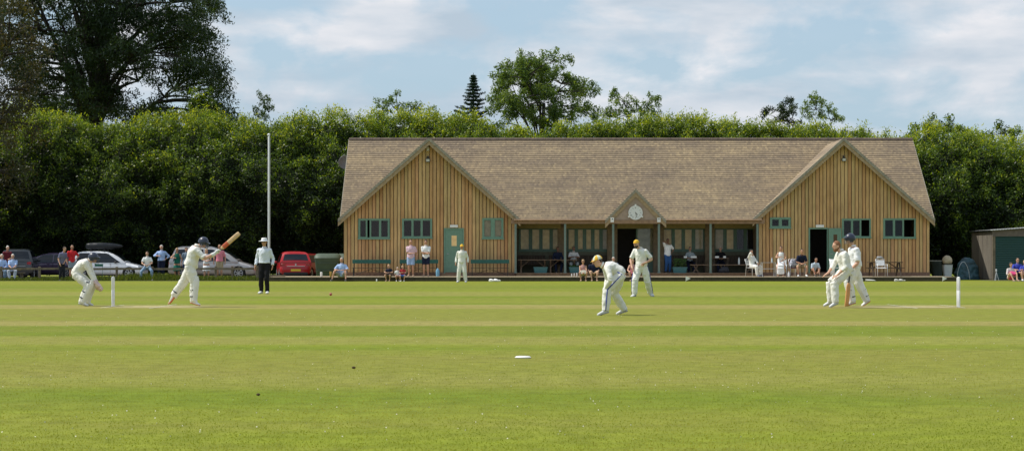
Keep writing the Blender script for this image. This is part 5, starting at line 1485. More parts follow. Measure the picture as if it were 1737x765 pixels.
stand('fair haired woman in dark green dress by the silver car', 300.5, 98, H=1.68, yaw=-.1, gender='f', hair='blond', hair_style='bun', top=dict(m=c_green, sleeve=0, hem=.3, name='dress_top'), bottom=dict(kind='skirt', m=c_green, len=1.0), group=SG, arms=('down', 'drink'), skin_k='tan', glasses=True)
stand('person in blue grey top half hidden behind the batsman', 316, 98.6, H=1.72, yaw=.2, gender='f', hair='brown', hair_style='long', top=shirt(c_grey, 1.6, -.15), bottom=trou(c_jeand), group=SG)
stand('woman in short white dress behind the batsman', 350, 97.6, H=1.64, yaw=.3, gender='f', hair='blond', hair_style='long', top=dict(m=WHB, sleeve=.4, hem=.3, name='dress_top', collar=False), bottom=dict(kind='skirt', m=WHB, len=.95, fl=1), shoe=s_skin, group=SG, arms=('front', 'front'))
stand('man in pink shirt and khaki shorts behind the raised bat', 372.5, 97.6, H=1.86, yaw=.05, hair='brown', hair_style='crop', top=shirt(c_pink, .85, -.02, infl=.03), bottom=shorts(c_khaki), shoe=s_dark, group=SG, arms=('away', 'away'), skin_k='tan', glasses=True)
# along the terrace edge
sit('grey haired man in light blue shirt sitting on the lawn by the green bins', 580, 92.35, .20, H=1.82, yaw=-.1, hair='grey', top=shirt(c_lblue, .95, -.1, infl=.03), bottom=shorts(c_check), shoe=s_dark, group=SG, arms=('knee', 'knee'), skin_k='tan', bulk=1.1, ank=[(.55, .30, .09), (.40, -.42, .09)], beard=None)
KG = 'small children on the terrace step'
sit('blond child in dark top sitting on the step, leftmost of three', 660.5, 92.45, .20, H=1.18, yaw=-.3, hair='blond', top=shirt(c_navy, .7, -.05), bottom=shorts(c_brown), shoe=s_skin, group=KG, arms='knee', feet=.28)
sit('small fair child in white between two other children', 674, 92.45, .17, H=0.98, yaw=.2, hair='grey', top=shirt(WHB, .7, -.05), bottom=shorts(c_dusk), shoe=M_shoe, group=KG, feet=.28)
sit('fair child in red top and blue shorts on the step, rightmost of three', 683, 92.45, .20, H=1.08, yaw=.0, hair='blond', top=shirt(cloth('child red', (.38, .03, .04)), .7, -.05), bottom=shorts(cloth('child blue', (.1, .2, .55))), shoe=M_shoe, group=KG, arms='phone', feet=.30)
stand('man in faded pink t-shirt and light denim shorts on the terrace', 697, 94.4, z0=TERR, H=1.86, yaw=-.05, hair='brown', hair_style='crop', top=shirt(c_lpink, .8, -.12, infl=.03), bottom=shorts(cloth('light denim', (.30, .42, .62))), shoe=s_skin, group=SG, arms=('away', 'cross'), skin_k='tan', bulk=1.06)
stand('dark haired man in white polo with folded arms', 722.5, 94.4, z0=TERR, H=1.86, yaw=-.05, hair='dark', top=shirt(WHB, .8, -.12), bottom=shorts(c_navy, len=.8), shoe=s_skin, group=SG, arms='cross', skin_k='tan')
sit('person in dark clothes sitting in the porch shade by the left post', 946, 98.2, .46, z0=FLOOR, H=1.72, yaw=.1, hair='dark', top=shirt(c_navy, 1.6, -.05), bottom=trou(c_navy), shoe=s_dark, group=SG, skin_k='brown')
sit('man in pale shirt looking at his phone in the porch', 973, 98.0, .46, z0=FLOOR, H=1.76, yaw=.05, hair='dark', top=shirt(cloth('greyish white', (.5, .5, .5)), .9, -.05), bottom=trou(cloth('grey trousers', (.3, .33, .34))), shoe=s_dark, group=SG, skin_k='brown', arms='phone')
sit('woman in sunglasses and pink top sitting on the terrace edge', 989, 92.75, .22, H=1.62, yaw=0, gender='f', hair='blond', hair_style='short', top=dict(m=c_dusk, sleeve=0, hem=-.05), bottom=dict(kind='skirt', m=c_cream, len=.9), shoe=s_skin, group=SG, glasses=True, feet=.34, arms='clasp', skin_k='tan')
sit('man in dark t-shirt on the terrace edge behind the bending fielder', 1006, 92.8, .22, H=1.72, yaw=.1, hair='brown', top=shirt(c_navy, .8, -.05), bottom=shorts(c_khaki), shoe=s_skin, group=SG, feet=.4)
sit('person in sunglasses half hidden behind the bending fielder', 1040.5, 93.2, .30, H=1.70, yaw=0, hair='grey', top=shirt(c_lblue, .8, -.05), bottom=shorts(c_cream), shoe=s_skin, group=SG, glasses=True, feet=.4)
sit('woman in pink sleeveless top half hidden behind the walking fielder', 1073, 92.9, .24, H=1.66, gender='f', hair='brown', top=dict(m=c_dusk, sleeve=0, hem=-.05), bottom=dict(kind='skirt', m=cloth('rose', (.5, .16, .18)), len=.9), shoe=s_skin, group=SG, feet=.36)
stand('man in white t-shirt and jeans standing in the porch', 1132.5, 97.6, z0=FLOOR, H=1.80, yaw=.35, hair='dark', hair_style='crop', top=shirt(WHB, .8, -.12, infl=.03), bottom=trou(cloth('blue jeans', (.035, .10, .26))), shoe=s_dark, group=SG, arms=('hip', 'chin'), skin_k='brown')
sit('woman in grey top writing at the small porch table', 1170, 98.5, .48, z0=FLOOR, H=1.68, yaw=.1, gender='f', hair='brown', top=shirt(cloth('grey top', (.35, .4, .42)), 1.2, -.05), bottom=trou(c_navy), shoe=s_dark, group=SG, arms='table', skin_k='tan')
sit('person in black top reading at a table deep in the porch', 1222, 98.6, .48, z0=FLOOR, H=1.70, yaw=-.05, hair='grey', top=shirt(cloth('black top', (.01, .01, .012)), 1.6, -.05), bottom=trou(c_navy), shoe=s_dark, group=SG, arms='table', glasses=True)
sit('cricketer in whites lounging in a chair beside the right gable', 1276, 94.6, .42, z0=TERR, H=1.78, yaw=.75, hair='dark', top=shirt(WH, 1.7, -.05), bottom=trou(WH, flare=1.1), shoe=plain('blue shoe', (.05, .09, .2), .5), group=SG, arms=('lap', 'chin'), skin_k='tan', lean=-.08)
sit('woman in long white dress sitting with crossed legs', 1325, 94.0, .62, z0=TERR, H=1.72, yaw=-.2, gender='f', hair='brown', hair_style='bun', top=dict(m=WHB, sleeve=0, hem=-.05, name='dress_top'), bottom=dict(kind='skirt', m=WHB, len=1.75), shoe=s_skin, group=SG, arms=('lap', 'drink2' if False else 'phone'), skin_k='tan', feet=.30)
sit('man in navy polo leaning on his knees beside the open door', 1358.5, 94.2, .44, z0=TERR, H=1.78, yaw=0, hair='dark', top=shirt(c_navy, .85, -.05), bottom=shorts(c_khaki), shoe=M_shoe, group=SG, arms='clasp', lean=.24, spread=.2, skin_k='tan')
sit('boy in pale blue shirt sitting on the floor by the dark doorway', 1380, 95.4, .10, z0=TERR, H=1.62, yaw=.25, hair='dark', top=shirt(cloth('pale blue', (.5, .6, .68)), .9, -.05), bottom=shorts(c_brown), shoe=s_dark, group=SG, arms='shin', lean=.22, feet=.5, skin_k='tan')
sit('woman in white and pink sitting on the grass by the green shutter', 1713.5, 92.6, .06, H=1.64, yaw=.3, gender='f', hair='brown', hair_style='long', top=shirt(cloth('whitish', (.62, .55, .55)), 1.2, -.05), bottom=dict(kind='skirt', m=c_hot, len=.95), shoe=s_skin, group=SG, feet=.5)
sit('person in sunglasses and royal blue shirt by the green shutter', 1725.5, 93.3, .22, H=1.76, yaw=.0, hair='brown', top=shirt(c_royal, .85, -.05), bottom=shorts(c_navy), shoe=M_shoe, group=SG, feet=.42, arms='knee', glasses=True)
sit('person in blue cut by the right frame edge', 1738, 93.1, .14, H=1.70, yaw=-.2, hair='blond', top=shirt(c_royal, .9, -.05), bottom=shorts(c_khaki), shoe=M_shoe, group=SG, feet=.42)
# ---------------------------------------------------------------- cars
M_tyre = plain('tyre rubber', (.018, .018, .018), .85); M_rim = plain('alloy rim', (.55, .56, .58), .3, .8); M_cglass = plain('car glass', (.010, .014, .02), .08, vary=.1, spec=.45)
M_trim = plain('black plastic trim', (.02, .02, .022), .6); M_tail = plain('tail lamp red', (.35, .01, .012), .2, coat=.5); M_head = plain('head lamp', (.6, .65, .7), .1, coat=.6)
def car(label, x, y, rz, L_, W_, H_, col, kind='hatch', wheel_r=.31, plate=None, rails=False, roofbox=False):
    "local axes: +x is the front"
    root = thing('parked_car', label, 'car', (x, y, 0), rz, group='cars parked in front of the hedge')
    hw = W_ / 2; S_ = []
    # belt line, bonnet and bumpers: t along the length, (z top, half width, z bottom)
    B = {'hatch': [(0, .62, .80, .34), (.015, .86, .90, .27), (.06, .97, .96, .24), (.15, .99, 1.0, .22), (.5, .95, 1.0, .2), (.70, .92, 1.0, .2), (.78, .90, .99, .2), (.90, .78, .95, .2), (.97, .68, .86, .22), (1, .52, .72, .30)],
         'mpv': [(0, .66, .82, .36), (.012, .92, .92, .28), (.05, 1.05, .97, .25), (.15, 1.06, 1.0, .23), (.5, 1.02, 1.0, .2), (.72, 1.0, 1.0, .2), (.80, .98, .99, .2), (.92, .82, .95, .2), (.975, .70, .87, .22), (1, .55, .74, .3)]}[kind]
    tt = [b[0] for b in B]
    def low(t): return [float(np.interp(t, tt, [b[i] for b in B])) for i in (1, 2, 3)]
    g = MB(); rings = []
    for t in (0, .012, .04, .08, .15, .25, .4, .55, .68, .75, .8, .86, .92, .96, .985, 1):
        zt, w, zb = low(t); cx = (t - .5) * L_
        rings.append(((cx, 0, (zt + zb) / 2), V(0, 1, 0) * hw * w, V(0, 0, 1) * (zt - zb) / 2))
    g.loft(rings, 28, 4.6)
    # greenhouse: (t, roof height, half width at the roof)
    if kind == 'hatch': G = [(.02, .93), (.055, 1.12), (.10, H_ - .07), (.17, H_ - .015), (.35, H_), (.48, H_ - .02), (.58, H_ - .13), (.66, H_ - .30), (.755, .90)]
    else: G = [(.015, 1.0), (.04, 1.22), (.07, H_ - .06), (.14, H_ - .01), (.35, H_), (.50, H_ - .03), (.60, H_ - .14), (.70, H_ - .36), (.80, 1.0)]
    gt = [q[0] for q in G]
    def roof(t): return float(np.interp(t, gt, [q[1] for q in G]))
    zb_ = .86 if kind == 'hatch' else .95
    def halfw(z): return hw * (.965 - .235 * ((z - zb_) / (H_ - zb_)) ** 1.25) if z > zb_ else hw * .965
    verts = []; prof = []
    ts = np.linspace(gt[0], gt[-1], 26)
    gg = []
    for t in ts:
        zt = roof(t); cx = (t - .5) * L_; ring = []
        zz = [zb_ - .12] + [zb_ + (zt - zb_) * q for q in (0, .25, .5, .75, .92)]
        for z in zz: ring.append((cx, halfw(z), z))
        ring.append((cx, halfw(zt) * .86, zt + .012)); ring.append((cx, halfw(zt) * .45, zt + .035)); 
        full = ring + [(a, -b, c) for a, b, c in reversed(ring)]
        gg.append(full)
    nr = len(gg[0]); vv = [p for r_ in gg for p in r_]; ff = []
    for i in range(len(gg) - 1):
        for j in range(nr):
            k_ = (j + 1) % nr; ff.append((i * nr + j, i * nr + k_, (i + 1) * nr + k_, (i + 1) * nr + j))
    ff.append(tuple(range(nr))); ff.append(tuple(range((len(gg) - 1) * nr, len(gg) * nr)))
    g.add(vv, ff)
    body = g.build('body', col, root, smooth=38)
    wx = (-L_ / 2 + .17 * L_, L_ / 2 - .19 * L_)
    # arches cut out of the body
    ct = MB()
    for w_ in wx: ct.cyl((w_, -hw - .3, wheel_r), (w_, hw + .3, wheel_r), wheel_r * 1.16, 28)
    cm = ct.mesh('cut'); bmm = bmesh.new(); bmm.from_mesh(cm); bmesh.ops.recalc_face_normals(bmm, faces=bmm.faces); bmm.to_mesh(cm); bmm.free()
    co = bpy.data.objects.new('cut', cm); C.objects.link(co); co.parent = root
    md = body.modifiers.new('b', 'BOOLEAN'); md.object = co; md.operation = 'DIFFERENCE'; md.solver = 'EXACT'
    dg = bpy.context.evaluated_depsgraph_get(); dg.update()
    me = bpy.data.meshes.new_from_object(body.evaluated_get(dg)); body.modifiers.clear(); body.data = me
    bpy.data.objects.remove(co)
    q = MB(); q.box(-L_ / 2 + .12, L_ / 2 - .12, -hw * .72, hw * .72, .19, .62); q.build('underbody', M_trim, root)
    # wheels
    for w_ in wx:
        for s_ in (1, -1):
            yw = s_ * (hw - .11)
            t_ = MB(); t_.lathe([(wheel_r * .62, -.09), (wheel_r * .93, -.10), (wheel_r, -.07), (wheel_r, .07), (wheel_r * .93, .10), (wheel_r * .62, .09)], 28, (w_, yw, wheel_r), 'y')
            wo = t_.build('wheel', M_tyre, root, smooth=40)
            r_ = MB(); r_.lathe([(wheel_r * .69, s_ * .07), (wheel_r * .69, s_ * .102), (wheel_r * .62, s_ * .105), (wheel_r * .60, s_ * .075)], 28, (w_, yw, wheel_r), 'y')
            for a in range(7):
                an = 2 * PI * a / 7; d = V(math.cos(an), 0, math.sin(an)); pp = V(-math.sin(an), 0, math.cos(an))
                r_.obox(V(w_, yw + s_ * .095, wheel_r) + d * wheel_r * .34, d * wheel_r * .31, pp * wheel_r * .065, V(0, .008, 0))
            r_.lathe([(.05, s_ * .085), (.05, s_ * .108)], 12, (w_, yw, wheel_r), 'y')
            ro = r_.build('rim', M_rim, root, smooth=40); ro.parent = wo
    # side glass, following the body
    def side_glass(poly_t, name):
        for s_ in (1, -1):
            top, bot = poly_t; n = 14; q = MB(); v_ = []
            for i in range(n + 1):
                f = i / n
                tb = bot[0] + (bot[1] - bot[0]) * f; tp = top[0] + (top[1] - top[0]) * f
                z0 = zb_ + .03; z1 = min(roof(tp) - .055, H_ - .085)
                for kq in range(4):
                    z = z0 + (z1 - z0) * kq / 3; t = tb + (tp - tb) * kq / 3
                    v_.append(((t - .5) * L_, s_ * (halfw(z) + .006), z))
            q.add(v_, [(4 * i + j, 4 * (i + 1) + j, 4 * (i + 1) + j + 1, 4 * i + j + 1) for i in range(n) for j in range(3)])
            q.build(name, M_cglass, root, smooth=True)
    if kind == 'hatch': side_glass(((.13, .345), (.09, .345)), 'rear_side_window'); side_glass(((.36, .525), (.36, .70)), 'front_side_window')
    else: side_glass(((.09, .20), (.06, .22)), 'rear_quarter_window'); side_glass(((.215, .40), (.235, .42)), 'rear_side_window'); side_glass(((.42, .56), (.435, .72)), 'front_side_window')
    def end_glass(t0, t1, name):
        q = MB(); v_ = []; n = 8; sg = -1 if t0 < .3 else 1
        for i in range(n + 1):
            t = t0 + (t1 - t0) * i / n; z = roof(t)
            hh = halfw(z) * .83
            for j in range(7):
                yy = hh * (j / 3 - 1); bulge = .02 + .023 * (1 - (j / 3 - 1) ** 2)
                v_.append(((t - .5) * L_ + sg * .012, yy, z + bulge))
        q.add(v_, [(7 * i + j, 7 * (i + 1) + j, 7 * (i + 1) + j + 1, 7 * i + j + 1) for i in range(n) for j in range(6)])
        q.build(name, M_cglass, root, smooth=True)
    if kind == 'hatch': end_glass(.535, .735, 'windscreen'); end_glass(.033, .088, 'rear_window')
    else: end_glass(.555, .775, 'windscreen'); end_glass(.025, .062, 'rear_window')
    for s_ in (1, -1):
        q = MB(); q.ball((L_ * .135, s_ * (hw + .08), zb_ + .06), (.07, .10, .065), 10, 8); q.tube([(L_ * .14, s_ * (hw - .05), zb_ + .02), (L_ * .135, s_ * (hw + .05), zb_ + .04)], .02, 6); q.build('door_mirror', M_trim if s_ < 0 else col, root, smooth=True)
        zt = low(.02)[0]
        q = MB(); q.loft([((-L_ / 2 + .035, s_ * hw * .74, zt - .10), V(0, 0, .085), V(0, .11, 0)), ((-L_ / 2 + .17, s_ * hw * .90, zt - .04), V(0, 0, .085), V(.0, .04, 0))], 12, 3); q.build('tail_light', M_tail, root, smooth=40)
        q = MB(); q.loft([((L_ / 2 - .26, s_ * hw * .88, .70), V(0, 0, .07), V(0, .045, 0)), ((L_ / 2 - .09, s_ * hw * .66, .62), V(0, 0, .06), V(0, .10, 0))], 12, 3); q.build('headlight', M_head, root, smooth=40)
    q = MB(); q.box(-L_ / 2 - .012, -L_ / 2 + .03, -.26, .26, .45 if kind == 'hatch' else .5, .56 if kind == 'hatch' else .61); q.build('number_plate', plate or plain('yellow plate', (.75, .55, .03), .5, vary=.05), root)
    q = MB(); q.box(-L_ / 2 - .006, -L_ / 2 + .1, -hw * .74, hw * .74, .26, .40); q.build('bumper_insert', M_trim, root, bevel=.02)
    q = MB(); q.box(-L_ / 2 - .010, -L_ / 2 + .05, -hw * .55, hw * .55, .70, .725); q.build('chrome_strip', M_rim, root)
    q = MB(); q.prism([(-.05, 0), (0, -.065), (.05, 0), (0, .065)], -.0, .0, 'x') if False else q.prism([(.0 + a, .80 + b) for a, b in ((-.05, 0), (0, -.065), (.05, 0), (0, .065))], -L_ / 2 - .004, -L_ / 2 + .05, 'x'); q.build('badge', M_rim, root)
    # door seams and handles
    q = MB()
    for s_ in (1, -1):
        for t in (.35, .56) if kind == 'hatch' else (.23, .43, .60): q.box((t - .5) * L_ - .004, (t - .5) * L_ + .004, s_ * hw * .985 - .012, s_ * hw * .985 + .0205, .34, zb_)
    q.build('door_seam', M_trim, root)
    for s_ in (1, -1):
        q = MB(); q.box((.40 - .5) * L_, (.40 - .5) * L_ + .16, s_ * hw - .01, s_ * hw + .03, .80, .83); q.build('door_handle', col, root, bevel=.008)
    if rails or roofbox:
        for t in (.28, .46) if roofbox else ():
            xx = (t - .5) * L_; q = MB(); q.tube([(xx, -.58, H_ - .03), (xx, -.56, H_ + .09), (xx, .56, H_ + .09), (xx, .58, H_ - .03)], .022, 8); q.build('roof_bar', M_trim, root)
        if rails:
            for s_ in (1, -1):
                q = MB(); q.tube([((.10 - .5) * L_, s_ * .55, H_ - .02), ((.15 - .5) * L_, s_ * .56, H_ + .05), ((.45 - .5) * L_, s_ * .56, H_ + .05), ((.52 - .5) * L_, s_ * .55, H_ - .03)], .017, 8); q.build('roof_rail', M_rim, root)
    if roofbox:
        q = MB(); x0 = -L_ * .31; ln = 2.0
        rg = [(0, .22, .08), (.03, .34, .15), (.12, .40, .19), (.45, .41, .20), (.7, .40, .17), (.9, .34, .10), (1, .16, .03)]
        q.loft([((x0 + ln * t, 0, H_ + .30), V(0, 1, 0) * a, V(0, 0, 1) * b) for t, a, b in rg], 22, 3.5)
        b = q.build('roof_box', plain('black roof box', (.014, .016, .02), .55, vary=.1), root, smooth=45)
        q = MB(); q.loft([((x0 + ln * t, 0, H_ + .27), V(0, 1, 0) * (a + .002), V(0, 0, 1) * .004) for t, a, _ in rg], 22, 3.5); z = q.build('lid_seam', M_trim, root); z.parent = b
    return root
M_cwhite = plain('white car paint', (.84, .85, .87), .25, vary=.03, coat=.8); M_csilver = plain('silver beige car paint', (.42, .40, .39), .3, .4, vary=.04, coat=.8)
M_cred = plain('red car paint', (.40, .006, .010), .35, vary=.04, coat=.25); M_cdark = plain('dark grey car paint', (.03, .035, .04), .3, vary=.05, coat=.7); M_cblue = plain('dark purple car paint', (.05, .03, .07), .3, vary=.05, coat=.7)
car('white hatchback with a black roof box', GX(184, 103), 103.2, 0, 4.05, 1.74, 1.50, M_cwhite, roofbox=True)
car('silver people carrier with roof rails', GX(362, 101), 101.2, 0, 4.7, 1.83, 1.70, M_csilver, kind='mpv', rails=True, wheel_r=.335)
car('bright red hatchback seen from behind', GX(498, 101.5), 101.5, math.radians(100), 4.0, 1.74, 1.47, M_cred)
car('darker red car just behind the bright red one', GX(526, 105.8), 106.4, math.radians(62), 4.0, 1.72, 1.38, plain('deep red car paint', (.20, .008, .012), .3, coat=.7))
car('dark grey estate behind the man in the maroon vest', GX(30, 103), 103.4, math.radians(100), 4.5, 1.82, 1.62, M_cdark, kind='mpv', wheel_r=.33)
car('dark purple car half hidden left of the white hatchback', GX(78, 105.5), 106.2, math.radians(170), 4.0, 1.72, 1.42, M_cblue)

# ---------------------------------------------------------------- rail fence
M_fence = plain('weathered fence wood', (.19, .15, .10), .9, vary=.3, scale=5, bump=.4)
fence = thing('rail_fence', 'low wooden post and rail fence along the car park', 'fence', (GX(230, 95), 95.0, 0))
FO = tuple(fence.location)
px = -70
r = random.Random(4); posts = []
while px < 445: posts.append(px); px += r.uniform(62, 68)
posts = [-70, 2, 67, 132, 198, 258, 318, 366, 394, 436]
for px in posts:
    x = GX(px, 95); g = MB(); g.box(x - .055, x + .055, 94.96, 95.07, -.02, .72 + r.uniform(-.02, .03)); g.build('post', M_fence, fence, off=FO, bevel=.012)
zz = GZ(456, 95)
for a, b in zip(posts[:-1], posts[1:]):
    g = MB(); g.beam((GX(a, 95), 94.93, zz + r.uniform(-.015, .015)), (GX(b, 95), 94.93, zz + r.uniform(-.015, .015)), .045, .11); g.build('rail', M_fence, fence, off=FO)
low = thing('low_rail', 'low wooden kick rail between the fence and the terrace', 'rail', (GX(470, 94.6), 94.6, 0))
g = MB(); g.beam((GX(434, 94.6) , 94.6, .24), (GX(484, 94.6), 94.6, .24), .06, .10); g.build('rail', M_fence, low, off=tuple(low.location))
for px in (447, 478):
    g = MB(); x = GX(px, 94.6); g.box(x - .04, x + .04, 94.56, 94.64, 0, .19); g.build('post', M_fence, low, off=tuple(low.location))
# white pole
pole = thing('white_pole', 'tall white pole between the umpire and the red car', 'pole', (GX(456, 96), 96, 0))
zt = GZ(229, 96)
g = MB(); g.lathe([(.055, -.05), (.055, zt * .5), (.045, zt - .06), (.03, zt - .03)], 16); g.build('shaft', M_white2, pole, smooth=40)
g = MB(); g.ball((0, 0, zt), .075, 12, 8); g.build('finial', M_white2, pole, smooth=True)
g = MB(); g.box(.05, .09, -.03, .03, 1.1, 1.2); g.tube([(.08, -.04, 1.18), (.08, -.04, zt - .1)], .006, 5); g.build('halyard', plain('rope', (.5, .5, .47), .9), pole)

# ---------------------------------------------------------------- green bins
M_bin = plain('dull green bin plastic', (.055, .085, .055), .6, vary=.15, scale=3)
def dumpster(label, x, y, rz):
    root = thing('wheeled_bin', label, 'bin', (x, y, 0), rz, group='green wheeled bins beside the pavilion')
    g = MB(); g.loft([((0, 0, .18), V(.56, 0, 0), V(0, .40, 0)), ((0, 0, .25), V(.60, 0, 0), V(0, .43, 0)), ((0, 0, 1.08), V(.68, 0, 0), V(0, .52, 0)), ((0, 0, 1.14), V(.70, 0, 0), V(0, .54, 0))], 28, 6); g.build('tub', M_bin, root, smooth=35)
    g = MB(); g.loft([((0, .0, 1.145), V(.72, 0, 0), V(0, .56, 0)), ((0, .03, 1.26), V(.70, 0, 0), V(0, .50, 0)), ((0, .06, 1.36), V(.62, 0, 0), V(0, .34, 0)), ((0, .07, 1.39), V(.5, 0, 0), V(0, .2, 0))], 28, 4); g.build('lid', M_bin, root, smooth=35)
    for sx in (-.48, .48):
        for sy in (-.34, .34):
            g = MB(); g.lathe([(.02, -.03), (.09, -.025), (.09, .025), (.02, .03)], 16, (sx, sy, .09), 'x'); g.build('castor', M_tyre, root)
    for z in (.45, .85):
        g = MB(); g.box(-.62, .62, -.50 - .03 * z, -.44, z, z + .05); g.build('rib', M_bin, root)
    for sx in (-1, 1):
        g = MB(); g.tube([(sx * .68, -.2, .98), (sx * .76, -.2, 1.0), (sx * .76, .2, 1.0), (sx * .68, .2, .98)], .018, 8); g.build('side_handle', M_trim, root)
    return root
d0 = dumpster('green wheeled bin, the one nearer the red cars', GX(556, 98.8), 98.8, .06)
copy_thing(d0, (GX(592, 101.2), 101.2, 0), -.1, 'green wheeled bin partly hidden by the pavilion corner')

# ---------------------------------------------------------------- benches on the terrace
M_teal = plain('dark teal paint', (.015, .11, .085), .5, vary=.12, scale=5); M_iron = plain('black iron', (.015, .018, .018), .6)
def bench(label, x, y, w):
    root = thing('garden_bench', label, 'bench', (x, y, TERR), 0, group='green backed benches on the terrace')
    g = MB(); g.box(-w / 2, w / 2, .16, .20, .66, .86); g.build('backrest', M_teal, root, bevel=.01)
    for i in range(3): 
        pass
    g = MB()
    for i in range(3): g.box(-w / 2 + .02, w / 2 - .02, -.24 + i * .13, -.24 + i * .13 + .11, .42, .445)
    g.build('seat', plain('dark seat slats', (.035, .04, .032), .7, vary=.2), root)
    for sx in (-1, 1):
        xx = sx * (w / 2 - .08)
        g = MB(); g.box(xx - .02, xx + .02, -.24, -.20, 0, .42); g.box(xx - .02, xx + .02, -.20, .20, .385, .415); g.box(xx - .02, xx + .02, .20, .24, 0, .84); g.build('leg_frame', M_iron, root)
    g = MB(); g.tube([(-w / 2 + .12, 0, .06), (0, 0, .37), (w / 2 - .12, 0, .06)], .013, 6); g.build('cross_brace', M_iron, root)
    return root
b0 = bench('green backed bench nearest the pavilion corner', GX(630, 96.6), 96.6, 2.0)
b0.location.z = TERR
copy_thing(b0, (GX(710.5, 96.6), 96.6, TERR), 0, 'green backed bench behind the two standing men')
copy_thing(b0, (GX(831, 96.6), 96.6, TERR), 0, 'green backed bench right of the green door')

# ---------------------------------------------------------------- porch furniture
M_oldwood = plain('dark old bench wood', (.06, .042, .028), .8, vary=.25, scale=6); M_midwood = plain('brown table wood', (.16, .105, .065), .75, vary=.25, scale=6)
def porch_bench(label, x, w):
    root = thing('porch_bench', label, 'bench', (x, 99.15, FLOOR), 0, group='dark slatted benches in the porch')
    g = MB(); n = int(w / .14)
    for i in range(n): g.box(-w / 2 + i * w / n + .01, -w / 2 + (i + 1) * w / n - .01, .26, .285, .45, .88)
    g.box(-w / 2, w / 2, .24, .30, .88, .93); g.build('backrest', M_oldwood, root)
    g = MB(); g.box(-w / 2, w / 2, -.2, .25, .42, .455); g.build('seat', M_oldwood, root)
    for sx in (-1, 1):
        g = MB(); xx = sx * (w / 2 - .05); g.box(xx - .03, xx + .03, -.18, -.12, 0, .42); g.box(xx - .03, xx + .03, .2, .26, 0, .42); g.box(xx - .03, xx + .03, -.2, .24, .60, .64); g.box(xx - .025, xx + .025, -.19, -.14, .455, .60); g.build('end_frame', M_oldwood, root)
    return root
for lb, a, b in (('dark slatted bench at the left end of the porch', 878, 925), ('dark slatted bench behind the man with the phone', 931, 1034), ('dark slatted bench behind the small porch table', 1140, 1196), ('dark slatted bench at the right end of the porch', 1212, 1282)):
    porch_bench(lb, GX((a + b) / 2, 99.15), (b - a) / 31.9)
def picnic(label, x, y, w, z0=FLOOR, mat=None, group='folding wooden tables in the porch', h=.70):
    mat = mat or M_midwood
    root = thing('trestle_table', label, 'table', (x, y, z0), 0, group=group)
    g = MB()
    for i in range(5): g.box(-w / 2, w / 2, -.35 + i * .14, -.35 + i * .14 + .125, h - .035, h)
    g.build('table_top', mat, root)
    for sx in (-1, 1):
        xx = sx * (w / 2 - .18)
        for s_ in (1, -1):
            g = MB(); g.beam((xx + sx * s_ * .0, -s_ * .32, 0), (xx, s_ * .30, h - .04), .04, .07, up=(1, 0, 0)); g.build('leg', mat, root)
        g = MB(); g.beam((xx - .0, 0, .30), (xx - sx * .42, 0, h - .05), .035, .05, up=(0, 1, 0)); g.build('brace', mat, root)
    return root
t0 = picnic('brown folding table at the left end of the porch', GX(904, 97.7), 97.7, 1.6)
copy_thing(t0, (GX(954, 97.7), 97.7, FLOOR), 0, 'brown folding table beside the seated person in dark clothes')
# small scorer's tables
def small_table(label, x, y, w, z0=FLOOR, h=.78):
    root = thing('small_table', label, 'table', (x, y, z0), 0, group='small tables in the porch')
    g = MB(); g.loft([((0, 0, h - .03), V(w / 2, 0, 0), V(0, .3, 0)), ((0, 0, h), V(w / 2, 0, 0), V(0, .3, 0))], 20, 5); g.build('table_top', M_midwood, root, smooth=40)
    for sx in (-1, 1):
        for sy in (-1, 1): g = MB(); g.box(sx * w * .42 - .02, sx * w * .42 + .02, sy * .24 - .02, sy * .24 + .02, 0, h - .03); g.build('leg', M_oldwood, root)
    return root
s0 = small_table('small table with white papers in front of the woman in grey', GX(1169, 98), 97.9, .85)
copy_thing(s0, (GX(1222, 98), 97.95, FLOOR), 0, 'small table with papers in front of the person in black')
for lb, px, w in (('white papers on the left of the small table', 1162.5, .16), ('white scorebook at the right of the small table', 1176.5, .30), ('folded white paper on the deeper table', 1216, .2), ('small white box on the deeper table', 1229, .14)):
    x = GX(px, 97.8); tag(MB().box(x - w / 2, x + w / 2, 97.72, 97.86, FLOOR + .782, FLOOR + .88).build('paper_stack', M_white, bevel=.01), lb, 'papers', 'papers on the porch tables')
# long low plank tables at the right of the porch
def plank_bench(label, x, y, w):
    root = thing('plank_bench', label, 'bench', (x, y, FLOOR), 0)
    g = MB(); g.box(-w / 2, w / 2, -.14, .14, .40, .445); g.build('seat', M_midwood, root)
    for sx in (-1, 0, 1):
        for s_ in (1, -1): g = MB(); g.beam((sx * (w / 2 - .3) + .16 * s_, 0, 0), (sx * (w / 2 - .3) - .12 * s_, 0, .40), .05, .07, up=(0, 1, 0)); g.build('leg', M_midwood, root)
    return root
plank_bench('long low plank bench along the right half of the porch', GX(1226, 97.2), 97.25, 3.4)
